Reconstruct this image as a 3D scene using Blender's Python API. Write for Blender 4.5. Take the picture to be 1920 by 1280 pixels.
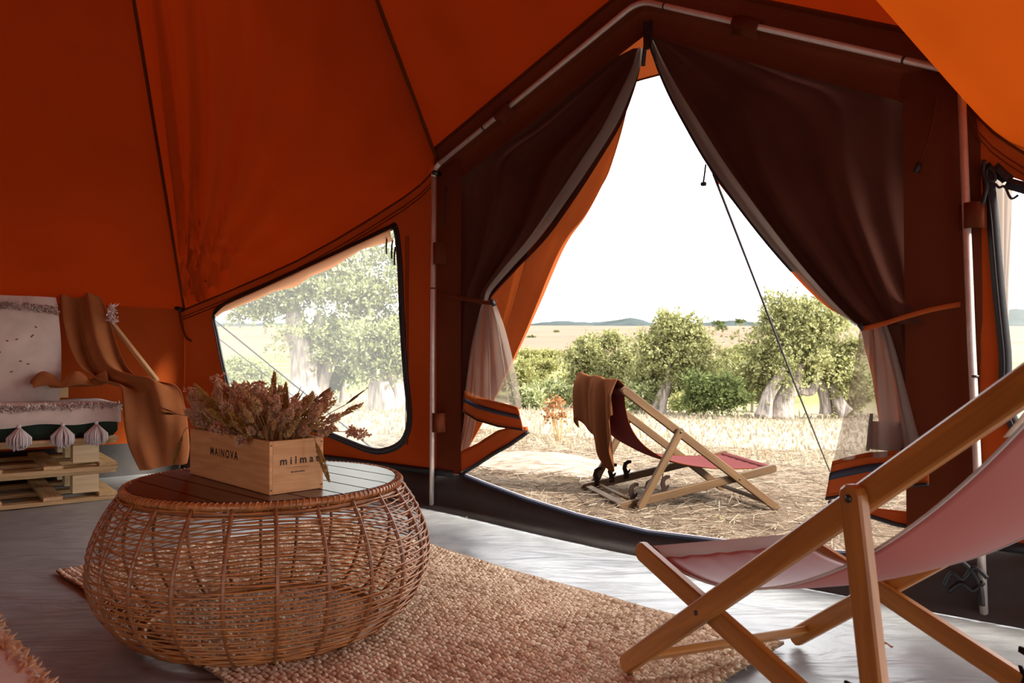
# Inside an orange canvas tent, looking out of its open door.  Units are metres, z is up,
# the camera stands above the origin.
import bpy, math, random
import numpy as np
from mathutils import Vector, Matrix, noise
random.seed(7)
RNG = np.random.default_rng(7)
for o in list(bpy.data.objects):
    bpy.data.objects.remove(o)
SC = bpy.context.scene
COL = SC.collection

# ------------------------------------------------------------------ camera
cam_d = bpy.data.cameras.new('camera')
cam_d.sensor_width = 36.0
cam_d.lens = 1450.0 / 1920.0 * 36.0
cam_d.clip_start = 0.05
cam_d.clip_end = 4000
cam_d.dof.use_dof = True
cam_d.dof.focus_distance = 3.6
cam_d.dof.aperture_fstop = 7.0
cam = bpy.data.objects.new('camera', cam_d)
COL.objects.link(cam)
cam.location = (0, 0, 0.85)
cam.rotation_euler = (math.radians(90.988), 0, 0)
SC.camera = cam

# ------------------------------------------------------------------ sky, sun, exposure
world = bpy.data.worlds.new('hazy_sky')
SC.world = world
world.use_nodes = True
wn, wl = world.node_tree.nodes, world.node_tree.links
wn.clear()
w_out = wn.new('ShaderNodeOutputWorld')
w_bg = wn.new('ShaderNodeBackground')
w_geo = wn.new('ShaderNodeTexCoord')
w_sep = wn.new('ShaderNodeSeparateXYZ')
w_ramp = wn.new('ShaderNodeValToRGB')
wl.new(w_geo.outputs['Generated'], w_sep.inputs[0])
wl.new(w_sep.outputs['Z'], w_ramp.inputs[0])
wl.new(w_ramp.outputs[0], w_bg.inputs['Color'])
wl.new(w_bg.outputs[0], w_out.inputs['Surface'])
# an overcast sky: paler and brighter towards the zenith, all the way round
w_ramp.color_ramp.elements[0].position = 0.0
w_ramp.color_ramp.elements[0].color = (0.86, 0.875, 0.89, 1)
w_ramp.color_ramp.elements[1].position = 1.0
w_ramp.color_ramp.elements[1].color = (1.0, 1.0, 1.0, 1)
w_bg.inputs['Strength'].default_value = 3.9

sun_d = bpy.data.lights.new('sun', 'SUN')
sun_d.energy = 13.0
sun_d.angle = math.radians(13)
sun_d.color = (1.0, 0.94, 0.84)
sun = bpy.data.objects.new('sun', sun_d)
COL.objects.link(sun)
sun.rotation_euler = Vector((0.74, -0.38, 0.55)).to_track_quat('Z', 'Y').to_euler()

SC.view_settings.view_transform = 'Standard'
SC.view_settings.look = 'None'
SC.view_settings.gamma = 1.0
SC.view_settings.use_curve_mapping = False
SC.view_settings.exposure = 0.42
SC.cycles.max_bounces = 10
SC.cycles.diffuse_bounces = 5
SC.cycles.transparent_max_bounces = 16
SC.cycles.sample_clamp_indirect = 6.0

# ------------------------------------------------------------------ materials
def lin(r, g, b):
    f = lambda c: (c / 255 / 12.92) if c / 255 <= 0.04045 else ((c / 255 + 0.055) / 1.055) ** 2.4
    return (f(r), f(g), f(b), 1.0)

class NT:
    def __init__(s, name):
        s.m = bpy.data.materials.new(name)
        s.m.use_nodes = True
        s.n, s.l = s.m.node_tree.nodes, s.m.node_tree.links
        s.n.clear()
        s.out = s.n.new('ShaderNodeOutputMaterial')
    def add(s, t, **kw):
        n = s.n.new(t)
        for k, v in kw.items():
            if k in n.inputs:
                n.inputs[k].default_value = v
            else:
                setattr(n, k, v)
        return n
    def link(s, a, b):
        s.l.new(a, b)

def vary(t, col, amt, scale, detail=4, stretch=None, coord='Object'):
    """base colour with noise variation: returns colour socket, noise socket"""
    tc = t.add('ShaderNodeTexCoord')
    src = tc.outputs[coord]
    if stretch:
        mp = t.add('ShaderNodeMapping')
        mp.inputs['Scale'].default_value = stretch
        t.link(src, mp.inputs[0])
        src = mp.outputs[0]
    nz = t.add('ShaderNodeTexNoise')
    nz.inputs['Scale'].default_value = scale
    nz.inputs['Detail'].default_value = detail
    t.link(src, nz.inputs['Vector'])
    rp = t.add('ShaderNodeValToRGB')
    rp.color_ramp.elements[0].position = 0.28
    rp.color_ramp.elements[1].position = 0.72
    rp.color_ramp.elements[0].color = tuple(max(0, c * (1 - amt)) for c in col[:3]) + (1,)
    rp.color_ramp.elements[1].color = tuple(min(1, c * (1 + amt)) for c in col[:3]) + (1,)
    t.link(nz.outputs[0], rp.inputs[0])
    return rp.outputs[0], nz.outputs[0], src

def bump(t, h, strength, dist=0.002):
    b = t.add('ShaderNodeBump')
    b.inputs['Strength'].default_value = strength
    b.inputs['Distance'].default_value = dist
    t.link(h, b.inputs['Height'])
    return b.outputs[0]

def solid(name, col, rough=0.6, amt=0.15, scale=12, stretch=None, bmp=0.0, bdist=0.002, metal=0.0, spec=0.5, sheen=0.0, coord='Object'):
    t = NT(name)
    c, nz, src = vary(t, col, amt, scale, stretch=stretch, coord=coord)
    p = t.add('ShaderNodeBsdfPrincipled')
    t.link(c, p.inputs['Base Color'])
    p.inputs['Roughness'].default_value = rough
    p.inputs['Metallic'].default_value = metal
    p.inputs['Specular IOR Level'].default_value = spec
    if sheen:
        p.inputs['Sheen Weight'].default_value = sheen
    if bmp:
        t.link(bump(t, nz, bmp, bdist), p.inputs['Normal'])
    t.link(p.outputs[0], t.out.inputs[0])
    return t.m

def cloth(name, col, trans=None, mix=0.45, amt=0.12, weave=900, bmp=0.25, scale=2.0, see=0.0, rough=1.0, gloss=0.0):
    """woven fabric: diffuse on the near side, light let through from the far side"""
    t = NT(name)
    c, nz, src = vary(t, col, amt, scale)
    wv = t.add('ShaderNodeTexNoise')
    wv.inputs['Scale'].default_value = weave
    wv.inputs['Detail'].default_value = 1
    t.link(src, wv.inputs['Vector'])
    nrm = bump(t, wv.outputs[0], bmp, 0.001)
    d = t.add('ShaderNodeBsdfDiffuse', Roughness=rough)
    t.link(c, d.inputs['Color'])
    t.link(nrm, d.inputs['Normal'])
    sh = d.outputs[0]
    if trans:
        c2, _, _ = vary(t, trans, amt, scale)
        tr = t.add('ShaderNodeBsdfTranslucent')
        t.link(c2, tr.inputs['Color'])
        mx = t.add('ShaderNodeMixShader')
        mx.inputs[0].default_value = mix
        t.link(sh, mx.inputs[1])
        t.link(tr.outputs[0], mx.inputs[2])
        sh = mx.outputs[0]
    if gloss:
        fr = t.add('ShaderNodeFresnel', IOR=1.5)
        gl = t.add('ShaderNodeBsdfGlossy', Roughness=gloss)
        t.link(nrm, gl.inputs['Normal'])
        mx = t.add('ShaderNodeMixShader')
        mu = t.add('ShaderNodeMath', operation='MULTIPLY')
        mu.inputs[1].default_value = 0.40
        t.link(fr.outputs[0], mu.inputs[0])
        t.link(mu.outputs[0], mx.inputs[0])
        t.link(sh, mx.inputs[1])
        t.link(gl.outputs[0], mx.inputs[2])
        sh = mx.outputs[0]
    if see:
        tp = t.add('ShaderNodeBsdfTransparent')
        mx = t.add('ShaderNodeMixShader')
        mx.inputs[0].default_value = see
        t.link(sh, mx.inputs[1])
        t.link(tp.outputs[0], mx.inputs[2])
        sh = mx.outputs[0]
    t.link(sh, t.out.inputs[0])
    return t.m

def wood(name, dark, light, rough=0.45, scale=1.0, spec=0.5, bmp=0.08):
    """grain runs along the object's X axis"""
    t = NT(name)
    tc = t.add('ShaderNodeTexCoord')
    mp = t.add('ShaderNodeMapping')
    mp.inputs['Scale'].default_value = (1.2 * scale, 14 * scale, 14 * scale)
    t.link(tc.outputs['Object'], mp.inputs[0])
    nz = t.add('ShaderNodeTexNoise')
    nz.inputs['Scale'].default_value = 3.0
    nz.inputs['Detail'].default_value = 6
    nz.inputs['Distortion'].default_value = 0.6
    t.link(mp.outputs[0], nz.inputs['Vector'])
    rp = t.add('ShaderNodeValToRGB')
    rp.color_ramp.elements[0].position = 0.3
    rp.color_ramp.elements[1].position = 0.7
    rp.color_ramp.elements[0].color = dark
    rp.color_ramp.elements[1].color = light
    t.link(nz.outputs[0], rp.inputs[0])
    oi = t.add('ShaderNodeObjectInfo')
    hs = t.add('ShaderNodeHueSaturation')
    mr = t.add('ShaderNodeMapRange')
    mr.inputs['To Min'].default_value = 0.86
    mr.inputs['To Max'].default_value = 1.14
    t.link(oi.outputs['Random'], mr.inputs['Value'])
    t.link(mr.outputs[0], hs.inputs['Value'])
    t.link(rp.outputs[0], hs.inputs['Color'])
    p = t.add('ShaderNodeBsdfPrincipled')
    t.link(hs.outputs[0], p.inputs['Base Color'])
    p.inputs['Roughness'].default_value = rough
    p.inputs['Specular IOR Level'].default_value = spec
    t.link(bump(t, nz.outputs[0], bmp, 0.002), p.inputs['Normal'])
    t.link(p.outputs[0], t.out.inputs[0])
    return t.m

def leafy(name, cols, trans=0.35, rough=0.6):
    """colour picked per leaf (per mesh island)"""
    t = NT(name)
    g = t.add('ShaderNodeNewGeometry')
    rp = t.add('ShaderNodeValToRGB')
    rp.color_ramp.interpolation = 'LINEAR'
    els = rp.color_ramp.elements
    while len(els) < len(cols):
        els.new(0.5)
    for i, c in enumerate(cols):
        els[i].position = i / (len(cols) - 1)
        els[i].color = c
    t.link(g.outputs['Random Per Island'], rp.inputs[0])
    d = t.add('ShaderNodeBsdfDiffuse')
    t.link(rp.outputs[0], d.inputs['Color'])
    tr = t.add('ShaderNodeBsdfTranslucent')
    t.link(rp.outputs[0], tr.inputs['Color'])
    mx = t.add('ShaderNodeMixShader')
    mx.inputs[0].default_value = trans
    t.link(d.outputs[0], mx.inputs[1])
    t.link(tr.outputs[0], mx.inputs[2])
    t.link(mx.outputs[0], t.out.inputs[0])
    return t.m

M = {}
M['canvas'] = cloth('orange_canvas', (0.34, 0.050, 0.007, 1), (0.044, 0.0027, 0.0002, 1), 0.42, amt=0.10, scale=1.3)
M['sunlit_canvas'] = cloth('sunlit_orange_canvas', (0.38, 0.075, 0.010, 1), (0.125, 0.017, 0.001, 1), 0.42, amt=0.10, scale=1.3)  # same roof canvas, the sun on the right panel put into its colours
M['wall_canvas'] = cloth('orange_wall_canvas', (0.42, 0.085, 0.018, 1), (0.045, 0.004, 0.0004, 1), 0.30, amt=0.10)
M['band_canvas'] = cloth('brown_band_canvas', (0.15, 0.040, 0.018, 1), (0.01, 0.0015, 0.0005, 1), 0.2)
M['door_canvas'] = cloth('door_canvas', (0.40, 0.10, 0.03, 1), (0.16, 0.030, 0.006, 1), 0.35)
M['mesh'] = cloth('insect_mesh', (0.34, 0.29, 0.25, 1), (0.26, 0.21, 0.18, 1), 0.30, see=0.33, weave=500)
M['shaded_mesh'] = cloth('brown_shaded_mesh', (0.105, 0.042, 0.030, 1), (0.012, 0.002, 0.001, 1), 0.2, amt=0.15, scale=3)  # same mesh as the rolled edge, its shade put into the colour
M['hem'] = cloth('orange_hem', (0.50, 0.13, 0.035, 1), (0.35, 0.07, 0.012, 1), 0.25)
M['navy'] = solid('navy_webbing', (0.012, 0.016, 0.035, 1), 0.6, 0.2, 80, bmp=0.2)
M['black'] = solid('black_binding', (0.008, 0.008, 0.012, 1), 0.55, 0.3, 90, bmp=0.2)
M['seam'] = cloth('seam_thread_tape', (0.17, 0.045, 0.012, 1), (0.10, 0.018, 0.003, 1), 0.3)
M['zip'] = solid('pale_zip', (0.45, 0.45, 0.5, 1), 0.5, 0.2, 200)
M['alu'] = solid('brushed_aluminium', (0.62, 0.56, 0.52, 1), 0.38, 0.08, 30, metal=0.35)
M['steel'] = solid('dark_steel', (0.06, 0.06, 0.06, 1), 0.4, 0.2, 30, metal=0.8)
M['curtain_pale'] = cloth('pale_window_curtain', (0.45, 0.36, 0.31, 1), (0.45, 0.32, 0.24, 1), 0.4)
M['flap'] = cloth('rolled_flap_canvas', (0.50, 0.28, 0.18, 1), (0.50, 0.24, 0.13, 1), 0.4)
M['rope'] = solid('dark_cord', (0.012, 0.012, 0.016, 1), 0.7, 0.3, 200)
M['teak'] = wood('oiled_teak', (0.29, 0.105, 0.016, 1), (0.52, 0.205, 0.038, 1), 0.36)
M['teak_out'] = wood('dimmed_outdoor_teak', (0.042, 0.020, 0.007, 1), (0.085, 0.044, 0.016, 1), 0.55, spec=0.2)  # same teak as indoors, its colour darkened to offset the strong outdoor light
M['hook'] = solid('brown_hook', (0.016, 0.008, 0.006, 1), 0.8, 0.2, 30, spec=0.05)
M['pine'] = wood('pallet_pine', (0.46, 0.27, 0.11, 1), (0.70, 0.48, 0.24, 1), 0.6, 0.8)
M['block'] = wood('pale_pine_block', (0.62, 0.46, 0.24, 1), (0.80, 0.64, 0.40, 1), 0.6, 0.8)
M['box'] = wood('wine_crate_pine', (0.52, 0.25, 0.09, 1), (0.70, 0.38, 0.16, 1), 0.55, 1.4)
M['plank'] = wood('dark_stained_plank', (0.045, 0.020, 0.014, 1), (0.10, 0.045, 0.03, 1), 0.30, 1.0)
M['ink'] = solid('black_ink', (0.02, 0.014, 0.01, 1), 0.7, 0.1, 50)
M['rattan'] = solid('rattan_cane', (0.40, 0.155, 0.042, 1), 0.36, 0.35, 25, spec=0.6)
M['rattan_dark'] = solid('dark_rattan_cane', (0.24, 0.085, 0.026, 1), 0.40, 0.3, 30, spec=0.6)
M['jute'] = None
M['wool_white'] = cloth('cream_wool', (0.66, 0.55, 0.48, 1), None, amt=0.10, scale=9, weave=300, bmp=0.5)
M['fringe'] = leafy('cream_shag', [(0.40, 0.31, 0.25, 1), (0.62, 0.52, 0.45, 1), (0.80, 0.73, 0.68, 1)], 0.15)
M['fleck'] = solid('brown_fleck', (0.22, 0.09, 0.05, 1), 0.9, 0.3, 60)
M['tassel'] = leafy('white_yarn', [(0.62, 0.52, 0.50, 1), (0.82, 0.74, 0.72, 1)], 0.1)
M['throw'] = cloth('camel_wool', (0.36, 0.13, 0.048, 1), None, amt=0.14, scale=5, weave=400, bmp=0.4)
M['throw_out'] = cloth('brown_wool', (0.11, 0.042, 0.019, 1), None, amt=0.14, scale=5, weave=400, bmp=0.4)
M['green'] = cloth('dark_green_ticking', (0.035, 0.05, 0.035, 1), None, amt=0.2)
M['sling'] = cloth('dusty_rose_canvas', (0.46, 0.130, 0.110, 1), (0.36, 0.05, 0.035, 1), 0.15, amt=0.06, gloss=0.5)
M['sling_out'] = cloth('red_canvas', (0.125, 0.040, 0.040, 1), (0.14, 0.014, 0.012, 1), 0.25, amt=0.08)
M['hemgrey'] = cloth('pale_grey_hem', (0.52, 0.48, 0.45, 1), None, amt=0.06)
M['label'] = cloth('pale_sewn_label', (0.70, 0.55, 0.42, 1), None, amt=0.05)
M['bark'] = solid('olive_bark', (0.26, 0.22, 0.19, 1), 0.9, 0.55, 3.5, stretch=(4, 4, 0.8), bmp=0.9, bdist=0.06)
M['leaf_a'] = leafy('olive_leaves', [(0.11, 0.11, 0.042, 1), (0.20, 0.20, 0.080, 1), (0.30, 0.30, 0.13, 1), (0.36, 0.35, 0.20, 1)])
M['leaf_b'] = leafy('pale_olive_leaves', [(0.11, 0.13, 0.05, 1), (0.20, 0.22, 0.09, 1), (0.30, 0.32, 0.15, 1), (0.40, 0.40, 0.26, 1)])
M['leaf_d'] = leafy('dark_shrub_leaves', [(0.045, 0.06, 0.022, 1), (0.09, 0.11, 0.04, 1), (0.16, 0.18, 0.07, 1)])
M['leaf_y'] = leafy('dry_scrub_leaves', [(0.14, 0.15, 0.05, 1), (0.24, 0.24, 0.09, 1), (0.36, 0.33, 0.15, 1)])
M['straw'] = leafy('straw', [(0.07, 0.045, 0.03, 1), (0.14, 0.098, 0.066, 1), (0.23, 0.178, 0.128, 1), (0.31, 0.26, 0.20, 1)], 0.2)
M['drygrass'] = leafy('dry_grass', [(0.21, 0.175, 0.115, 1), (0.27, 0.23, 0.16, 1), (0.31, 0.27, 0.20, 1)], 0.4)
M['rust'] = leafy('rust_seed_heads', [(0.13, 0.055, 0.022, 1), (0.22, 0.105, 0.045, 1)], 0.3)
M['hill'] = solid('wooded_hill', (0.045, 0.055, 0.055, 1), 1.0, 0.25, 0.04, spec=0.0)

# ------------------------------------------------------------------ helpers
WM = {}
I4 = Matrix.Identity(4)

def place(o, parent, world):
    if parent is not None:
        o.parent = parent
        o.matrix_basis = WM[parent].inverted() @ world
    else:
        o.matrix_basis = world
    WM[o] = world.copy()
    return o

def props(o, label=None, cat=None, group=None, kind=None):
    if label: o['label'] = label
    if cat: o['category'] = cat
    if group: o['group'] = group
    if kind: o['kind'] = kind
    return o

def thing(name, loc, label, cat, group=None, kind=None, rot=None):
    o = bpy.data.objects.new(name, None)
    o.empty_display_size = 0.1
    COL.objects.link(o)
    w = Matrix.Translation(Vector(loc))
    if rot is not None:
        w = w @ rot
    place(o, None, w)
    return props(o, label, cat, group, kind)

def mesh(name, V, Fc, mat, smooth=False):
    me = bpy.data.meshes.new(name)
    me.from_pydata([tuple(map(float, v)) for v in V], [], [tuple(f) for f in Fc])
    me.materials.append(mat)
    if smooth:
        me.polygons.foreach_set('use_smooth', [True] * len(me.polygons))
    me.update()
    return me

def mk(name, V, Fc, mat, parent=None, smooth=False, frame=None, label=None, cat=None, group=None, kind=None):
    """world-space vertices (frame None) or vertices local to frame"""
    if frame is None:
        V = np.asarray(V, float)
        c = V.mean(axis=0)
        V = V - c
        frame = Matrix.Translation(Vector(c))
    o = bpy.data.objects.new(name, mesh(name, V, Fc, mat, smooth))
    COL.objects.link(o)
    place(o, parent, frame)
    return props(o, label, cat, group, kind)

def twin(src, name, parent, frame):
    """another object with the same mesh data"""
    o = bpy.data.objects.new(name, src.data)
    COL.objects.link(o)
    return place(o, parent, frame)

def axes(p, x, z):
    x = Vector(x).normalized()
    z = Vector(z)
    y = z.cross(x).normalized()
    z = x.cross(y).normalized()
    m = Matrix((x, y, z)).transposed().to_4x4()
    m.translation = Vector(p)
    return m

def plate(outline, t, c=0.002):
    """convex outline (x, y) extruded along z with chamfered rims"""
    P = np.array(outline, float)
    n = len(P)
    nx = np.roll(P, -1, 0) - P
    en = np.stack([nx[:, 1], -nx[:, 0]], 1)
    en /= np.linalg.norm(en, axis=1)[:, None] + 1e-12
    vn = en + np.roll(en, 1, 0)
    vn /= np.linalg.norm(vn, axis=1)[:, None] + 1e-12
    area = 0.5 * np.sum(P[:, 0] * np.roll(P[:, 1], -1) - np.roll(P[:, 0], -1) * P[:, 1])
    if area < 0: vn = -vn
    Q = P - vn * c
    V = []
    for A, z in ((Q, -t / 2), (P, -t / 2 + c), (P, t / 2 - c), (Q, t / 2)):
        V += [(a[0], a[1], z) for a in A]
    Fc = []
    for r in range(3):
        for i in range(n):
            j = (i + 1) % n
            Fc.append((r * n + i, r * n + j, (r + 1) * n + j, (r + 1) * n + i))
    Fc.append(tuple(range(n))[::-1])
    Fc.append(tuple(range(3 * n, 4 * n)))
    return V, Fc

def stadium(l0, l1, w, round0=True, round1=True, k=6):
    """bar outline from x=l0 to x=l1 of width w with rounded ends"""
    h = w / 2
    out = []
    if round1:
        out += [(l1 - h * .8 + h * .8 * math.cos(a), h * math.sin(a)) for a in np.linspace(-math.pi / 2, math.pi / 2, k)]
    else:
        out += [(l1, -h), (l1, h)]
    if round0:
        out += [(l0 + h * .8 + h * .8 * math.cos(a), h * math.sin(a)) for a in np.linspace(math.pi / 2, 3 * math.pi / 2, k)]
    else:
        out += [(l0, h), (l0, -h)]
    return out

def bar(name, p0, p1, w, t, zdir, mat, parent, r0=False, r1=False, ext0=0, ext1=0, c=0.002, **kw):
    """rectangular bar between two points; t is its thickness along zdir"""
    p0, p1 = Vector(p0), Vector(p1)
    L_ = (p1 - p0).length
    V, Fc = plate(stadium(-ext0, L_ + ext1, w, r0, r1), t, c)
    return mk(name, V, Fc, mat, parent, frame=axes(p0, p1 - p0, zdir), **kw)

def boxm(name, size, frame, mat, parent, c=0.003, **kw):
    sx, sy, sz = size
    V, Fc = plate([(-sx / 2, -sy / 2), (sx / 2, -sy / 2), (sx / 2, sy / 2), (-sx / 2, sy / 2)], sz, c)
    return mk(name, V, Fc, mat, parent, frame=frame, **kw)

def tube_geo(pts, r, n=8, closed=False, caps=True):
    P = [Vector(p) for p in pts]
    m = len(P)
    rad = r if hasattr(r, '__len__') else [r] * m
    V, Fc = [], []
    up = None
    for i in range(m):
        if closed:
            t = P[(i + 1) % m] - P[i - 1]
        else:
            t = P[min(i + 1, m - 1)] - P[max(i - 1, 0)]
        t.normalize()
        if up is None:
            up = Vector((0, 0, 1)) if abs(t.z) < 0.9 else Vector((1, 0, 0))
        up = (up - t * up.dot(t)).normalized()
        s = t.cross(up)
        for k in range(n):
            a = 2 * math.pi * k / n
            V.append(P[i] + (up * math.cos(a) + s * math.sin(a)) * rad[i])
    rings = m if closed else m - 1
    for i in range(rings):
        i2 = (i + 1) % m
        for k in range(n):
            k2 = (k + 1) % n
            Fc.append((i * n + k, i * n + k2, i2 * n + k2, i2 * n + k))
    if not closed and caps:
        Fc.append(tuple(range(n))[::-1])
        Fc.append(tuple(range((m - 1) * n, m * n)))
    return V, Fc

def tube(name, pts, r, mat, parent=None, n=8, closed=False, **kw):
    V, Fc = tube_geo(pts, r, n, closed)
    return mk(name, V, Fc, mat, parent, smooth=True, **kw)

def smooth_path(pts, per=6, closed=False):
    P = [Vector(p) for p in pts]
    n = len(P)
    out = []
    for i in range(n if closed else n - 1):
        if closed:
            a, b, c, d = P[i - 1], P[i], P[(i + 1) % n], P[(i + 2) % n]
        else:
            a, b, c, d = P[max(i - 1, 0)], P[i], P[i + 1], P[min(i + 2, n - 1)]
        for k in range(per):
            t = k / per
            out.append(0.5 * ((2 * b) + (c - a) * t + (2 * a - 5 * b + 4 * c - d) * t * t + (3 * b - a - 3 * c + d) * t ** 3))
    if not closed:
        out.append(P[-1])
    return out

def sheet(name, G, mat, parent=None, smooth=True, thick=0.0, **kw):
    """G[i][j] grid of points -> quads"""
    m, n = len(G), len(G[0])
    V = [p for row in G for p in row]
    Fc = [(i * n + j, i * n + j + 1, (i + 1) * n + j + 1, (i + 1) * n + j) for i in range(m - 1) for j in range(n - 1)]
    o = mk(name, V, Fc, mat, parent, smooth, **kw)
    if thick:
        md = o.modifiers.new('thickness', 'SOLIDIFY')
        md.thickness = thick
        md.offset = 0
    return o

def resample(pts, n):
    P = np.array([tuple(p) for p in pts], float)
    d = np.r_[0, np.cumsum(np.linalg.norm(np.diff(P, axis=0), axis=1))]
    s = np.linspace(0, d[-1], n)
    return np.stack([np.interp(s, d, P[:, k]) for k in range(P.shape[1])], 1)

def ribbon(name, pts, wdir, w, mat, parent=None, thick=0.002, **kw):
    """flat strip following pts, w wide along wdir (vector or one per point)"""
    P = [Vector(p) for p in pts]
    D = wdir if isinstance(wdir, list) else [Vector(wdir)] * len(P)
    G = [[p - Vector(d).normalized() * w / 2, p + Vector(d).normalized() * w / 2] for p, d in zip(P, D)]
    return sheet(name, G, mat, parent, smooth=True, thick=thick, **kw)

def fnoise(x, y, z=0.0):
    return noise.noise(Vector((x, y, z)))

# ------------------------------------------------------------------ the tent: plan
# The door wall is a vertical plane.  u runs along it from the left door pole to the right one,
# n points out of the tent.
PL, PR = Vector((-0.40, 4.10, 0)), Vector((1.55, 2.546, 0))
DU = (PR - PL).normalized()
DN = Vector((-DU.y, DU.x, 0))
UR = (PR - PL).length
def DP(u, z, n=0.0):
    return PL + DU * u + DN * n + Vector((0, 0, z))

APEX = Vector((-1.0, 1.33, 3.5))
C1 = DP(-2.585, 1.185)                      # wall corner left of the door
C2 = C1 + Vector((-0.78, -0.62, 0)) * 3.2 + Vector((0, 0, 0.06))
C3 = Vector((-4.6, 0.4, 1.2))
C4 = Vector((-3.3, -2.3, 1.2))
C5 = Vector((-0.5, -3.2, 1.2))
C6 = Vector((2.4, -2.2, 1.2))
CR = DP(UR + 2.585, 1.185)
SKIRT = 0.225

# top of the two side walls (u, z), rising to the door frame
TOP_L = [(-2.59, 1.185), (-2.054, 1.281), (-1.606, 1.364), (-1.203, 1.446), (-0.837, 1.54), (-0.503, 1.638), (-0.241, 1.723), (-0.116, 1.774), (-0.036, 1.82), (0.011, 1.873)]
TOP_R = [(2.439, 1.772), (2.458, 1.705), (2.481, 1.652), (2.526, 1.587), (2.57, 1.541), (2.613, 1.502)] + [(UR + 0.30, 1.47), (UR + 0.7, 1.38), (UR + 1.4, 1.29), (UR + 2.585, 1.185)]
WIN_L = [(-0.308, 1.553), (-0.273, 1.337), (-0.255, 1.041), (-0.225, 0.748), (-0.195, 0.516), (-0.224, 0.404), (-0.299, 0.34), (-0.43, 0.303), (-0.543, 0.306), (-0.683, 0.33), (-0.982, 0.386), (-1.305, 0.427), (-1.658, 0.458), (-1.834, 0.485), (-1.939, 0.547), (-2.047, 0.757), (-2.132, 0.981), (-2.175, 1.125), (-2.039, 1.202), (-1.545, 1.304), (-0.989, 1.423), (-0.595, 1.508), (-0.369, 1.56)]
WIN_R = [(2.513, 1.462), (2.561, 1.42), (2.612, 1.389)] + [(UR + 0.5, 1.22), (UR + 1.2, 1.12), (UR + 2.0, 1.05), (UR + 2.18, 0.97), (UR + 2.12, 0.6), (UR + 2.0, 0.42), (UR + 1.2, 0.38), (UR + 0.4, 0.36), (UR + 0.20, 0.42)] + [(2.565, 0.652), (2.552, 0.859), (2.536, 1.067), (2.523, 1.278)]

def panel_with_hole(name, outer, hole, mat, rings=7, na=120, n_of=None, parent=None, **kw):
    """wall sheet between an outer outline and a window outline, both (u, z)"""
    H = np.array(hole); O = np.array(outer)
    c = H.mean(axis=0)
    def hit(poly, a):
        d = np.array([math.cos(a), math.sin(a)])
        best = None
        for i in range(len(poly)):
            p, q = poly[i], poly[(i + 1) % len(poly)]
            e = q - p
            den = d[0] * -e[1] + d[1] * e[0]
            if abs(den) < 1e-9: continue
            r = p - c
            t = (r[0] * -e[1] + r[1] * e[0]) / den
            s = (d[0] * r[1] - d[1] * r[0]) / den
            if t > 0 and -1e-6 <= s <= 1 + 1e-6 and (best is None or t > best):
                best = t
        return best
    angs = sorted(list(np.linspace(-math.pi, math.pi, na, endpoint=False)) +
                  [math.atan2(*(p - c)[::-1]) for p in list(O) + list(H)])
    V, Fc = [], []
    for a in angs:
        d = np.array([math.cos(a), math.sin(a)])
        h, o = hit(H, a), hit(O, a)
        for k in range(rings):
            f = k / (rings - 1)
            p = c + d * (h + (o - h) * f)
            w = math.sin(f * math.pi) * 0.012 * fnoise(p[0] * 5, p[1] * 5, 3.1)
            V.append(DP(p[0], p[1], w))
    m = len(angs)
    for i in range(m):
        j = (i + 1) % m
        for k in range(rings - 1):
            Fc.append((i * rings + k, i * rings + k + 1, j * rings + k + 1, j * rings + k))
    return mk(name, V, Fc, mat, parent, smooth=True, **kw)

# ------------------------------------------------------------------ terrain
def terrain(x, y):
    ys = [-40, 0, 3, 5, 7, 25, 36, 60, 500, 800]
    zs = [-.3, -.2, -.17, -.11, -.13, -.96, -.5, .64, 19.5, 25]
    b = float(np.interp(y, ys, zs))
    side = -0.0776 * min(max(x - 1.65, -3.6), 1.4)
    z = b + side * (1.0 if y < 30 else max(0.0, 1 - (y - 30) / 40))
    if y > 60:
        z += 0.9 * fnoise(x * 0.012, y * 0.012) * min(1, (y - 60) / 100)
    z += 0.02 * fnoise(x * 0.9, y * 0.9) + 0.10 * fnoise(x * 0.17, y * 0.17, 5) * min(1, max(0, (y - 6) / 10))
    return z

def inside_tent(x, y, pad=0.0):
    d = Vector((x, y, 0)) - PL
    if d.dot(DN) > -pad: return False
    c = [C1, C2, C3, C4, C5, C6, CR]
    for i in range(len(c)):
        a, b = c[i], c[(i + 1) % len(c)]
        e = b - a
        if e.x * (y - a.y) - e.y * (x - a.x) < pad * math.hypot(e.x, e.y): return False
    return True

ys = list(np.linspace(-14, 2, 9)) + list(np.arange(2.25, 9, 0.25)) + list(np.linspace(9.5, 40, 45)) + list(np.linspace(43, 120, 24)) + list(np.linspace(135, 760, 28))
GV, GF = [], []
nx = 70
for yv in ys:
    half = 12 + max(0, yv) * 0.95
    for i in range(nx):
        s = -1 + 2 * i / (nx - 1)
        xv = half * (0.35 * s + 0.65 * s ** 3) + (0.4 if yv > 0 else 0)
        z = terrain(xv, yv)
        if inside_tent(xv, yv, -0.15): z = min(z, -0.07)
        GV.append((xv, yv, z))
for j in range(len(ys) - 1):
    for i in range(nx - 1):
        GF.append((j * nx + i, j * nx + i + 1, (j + 1) * nx + i + 1, (j + 1) * nx + i))

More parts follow.
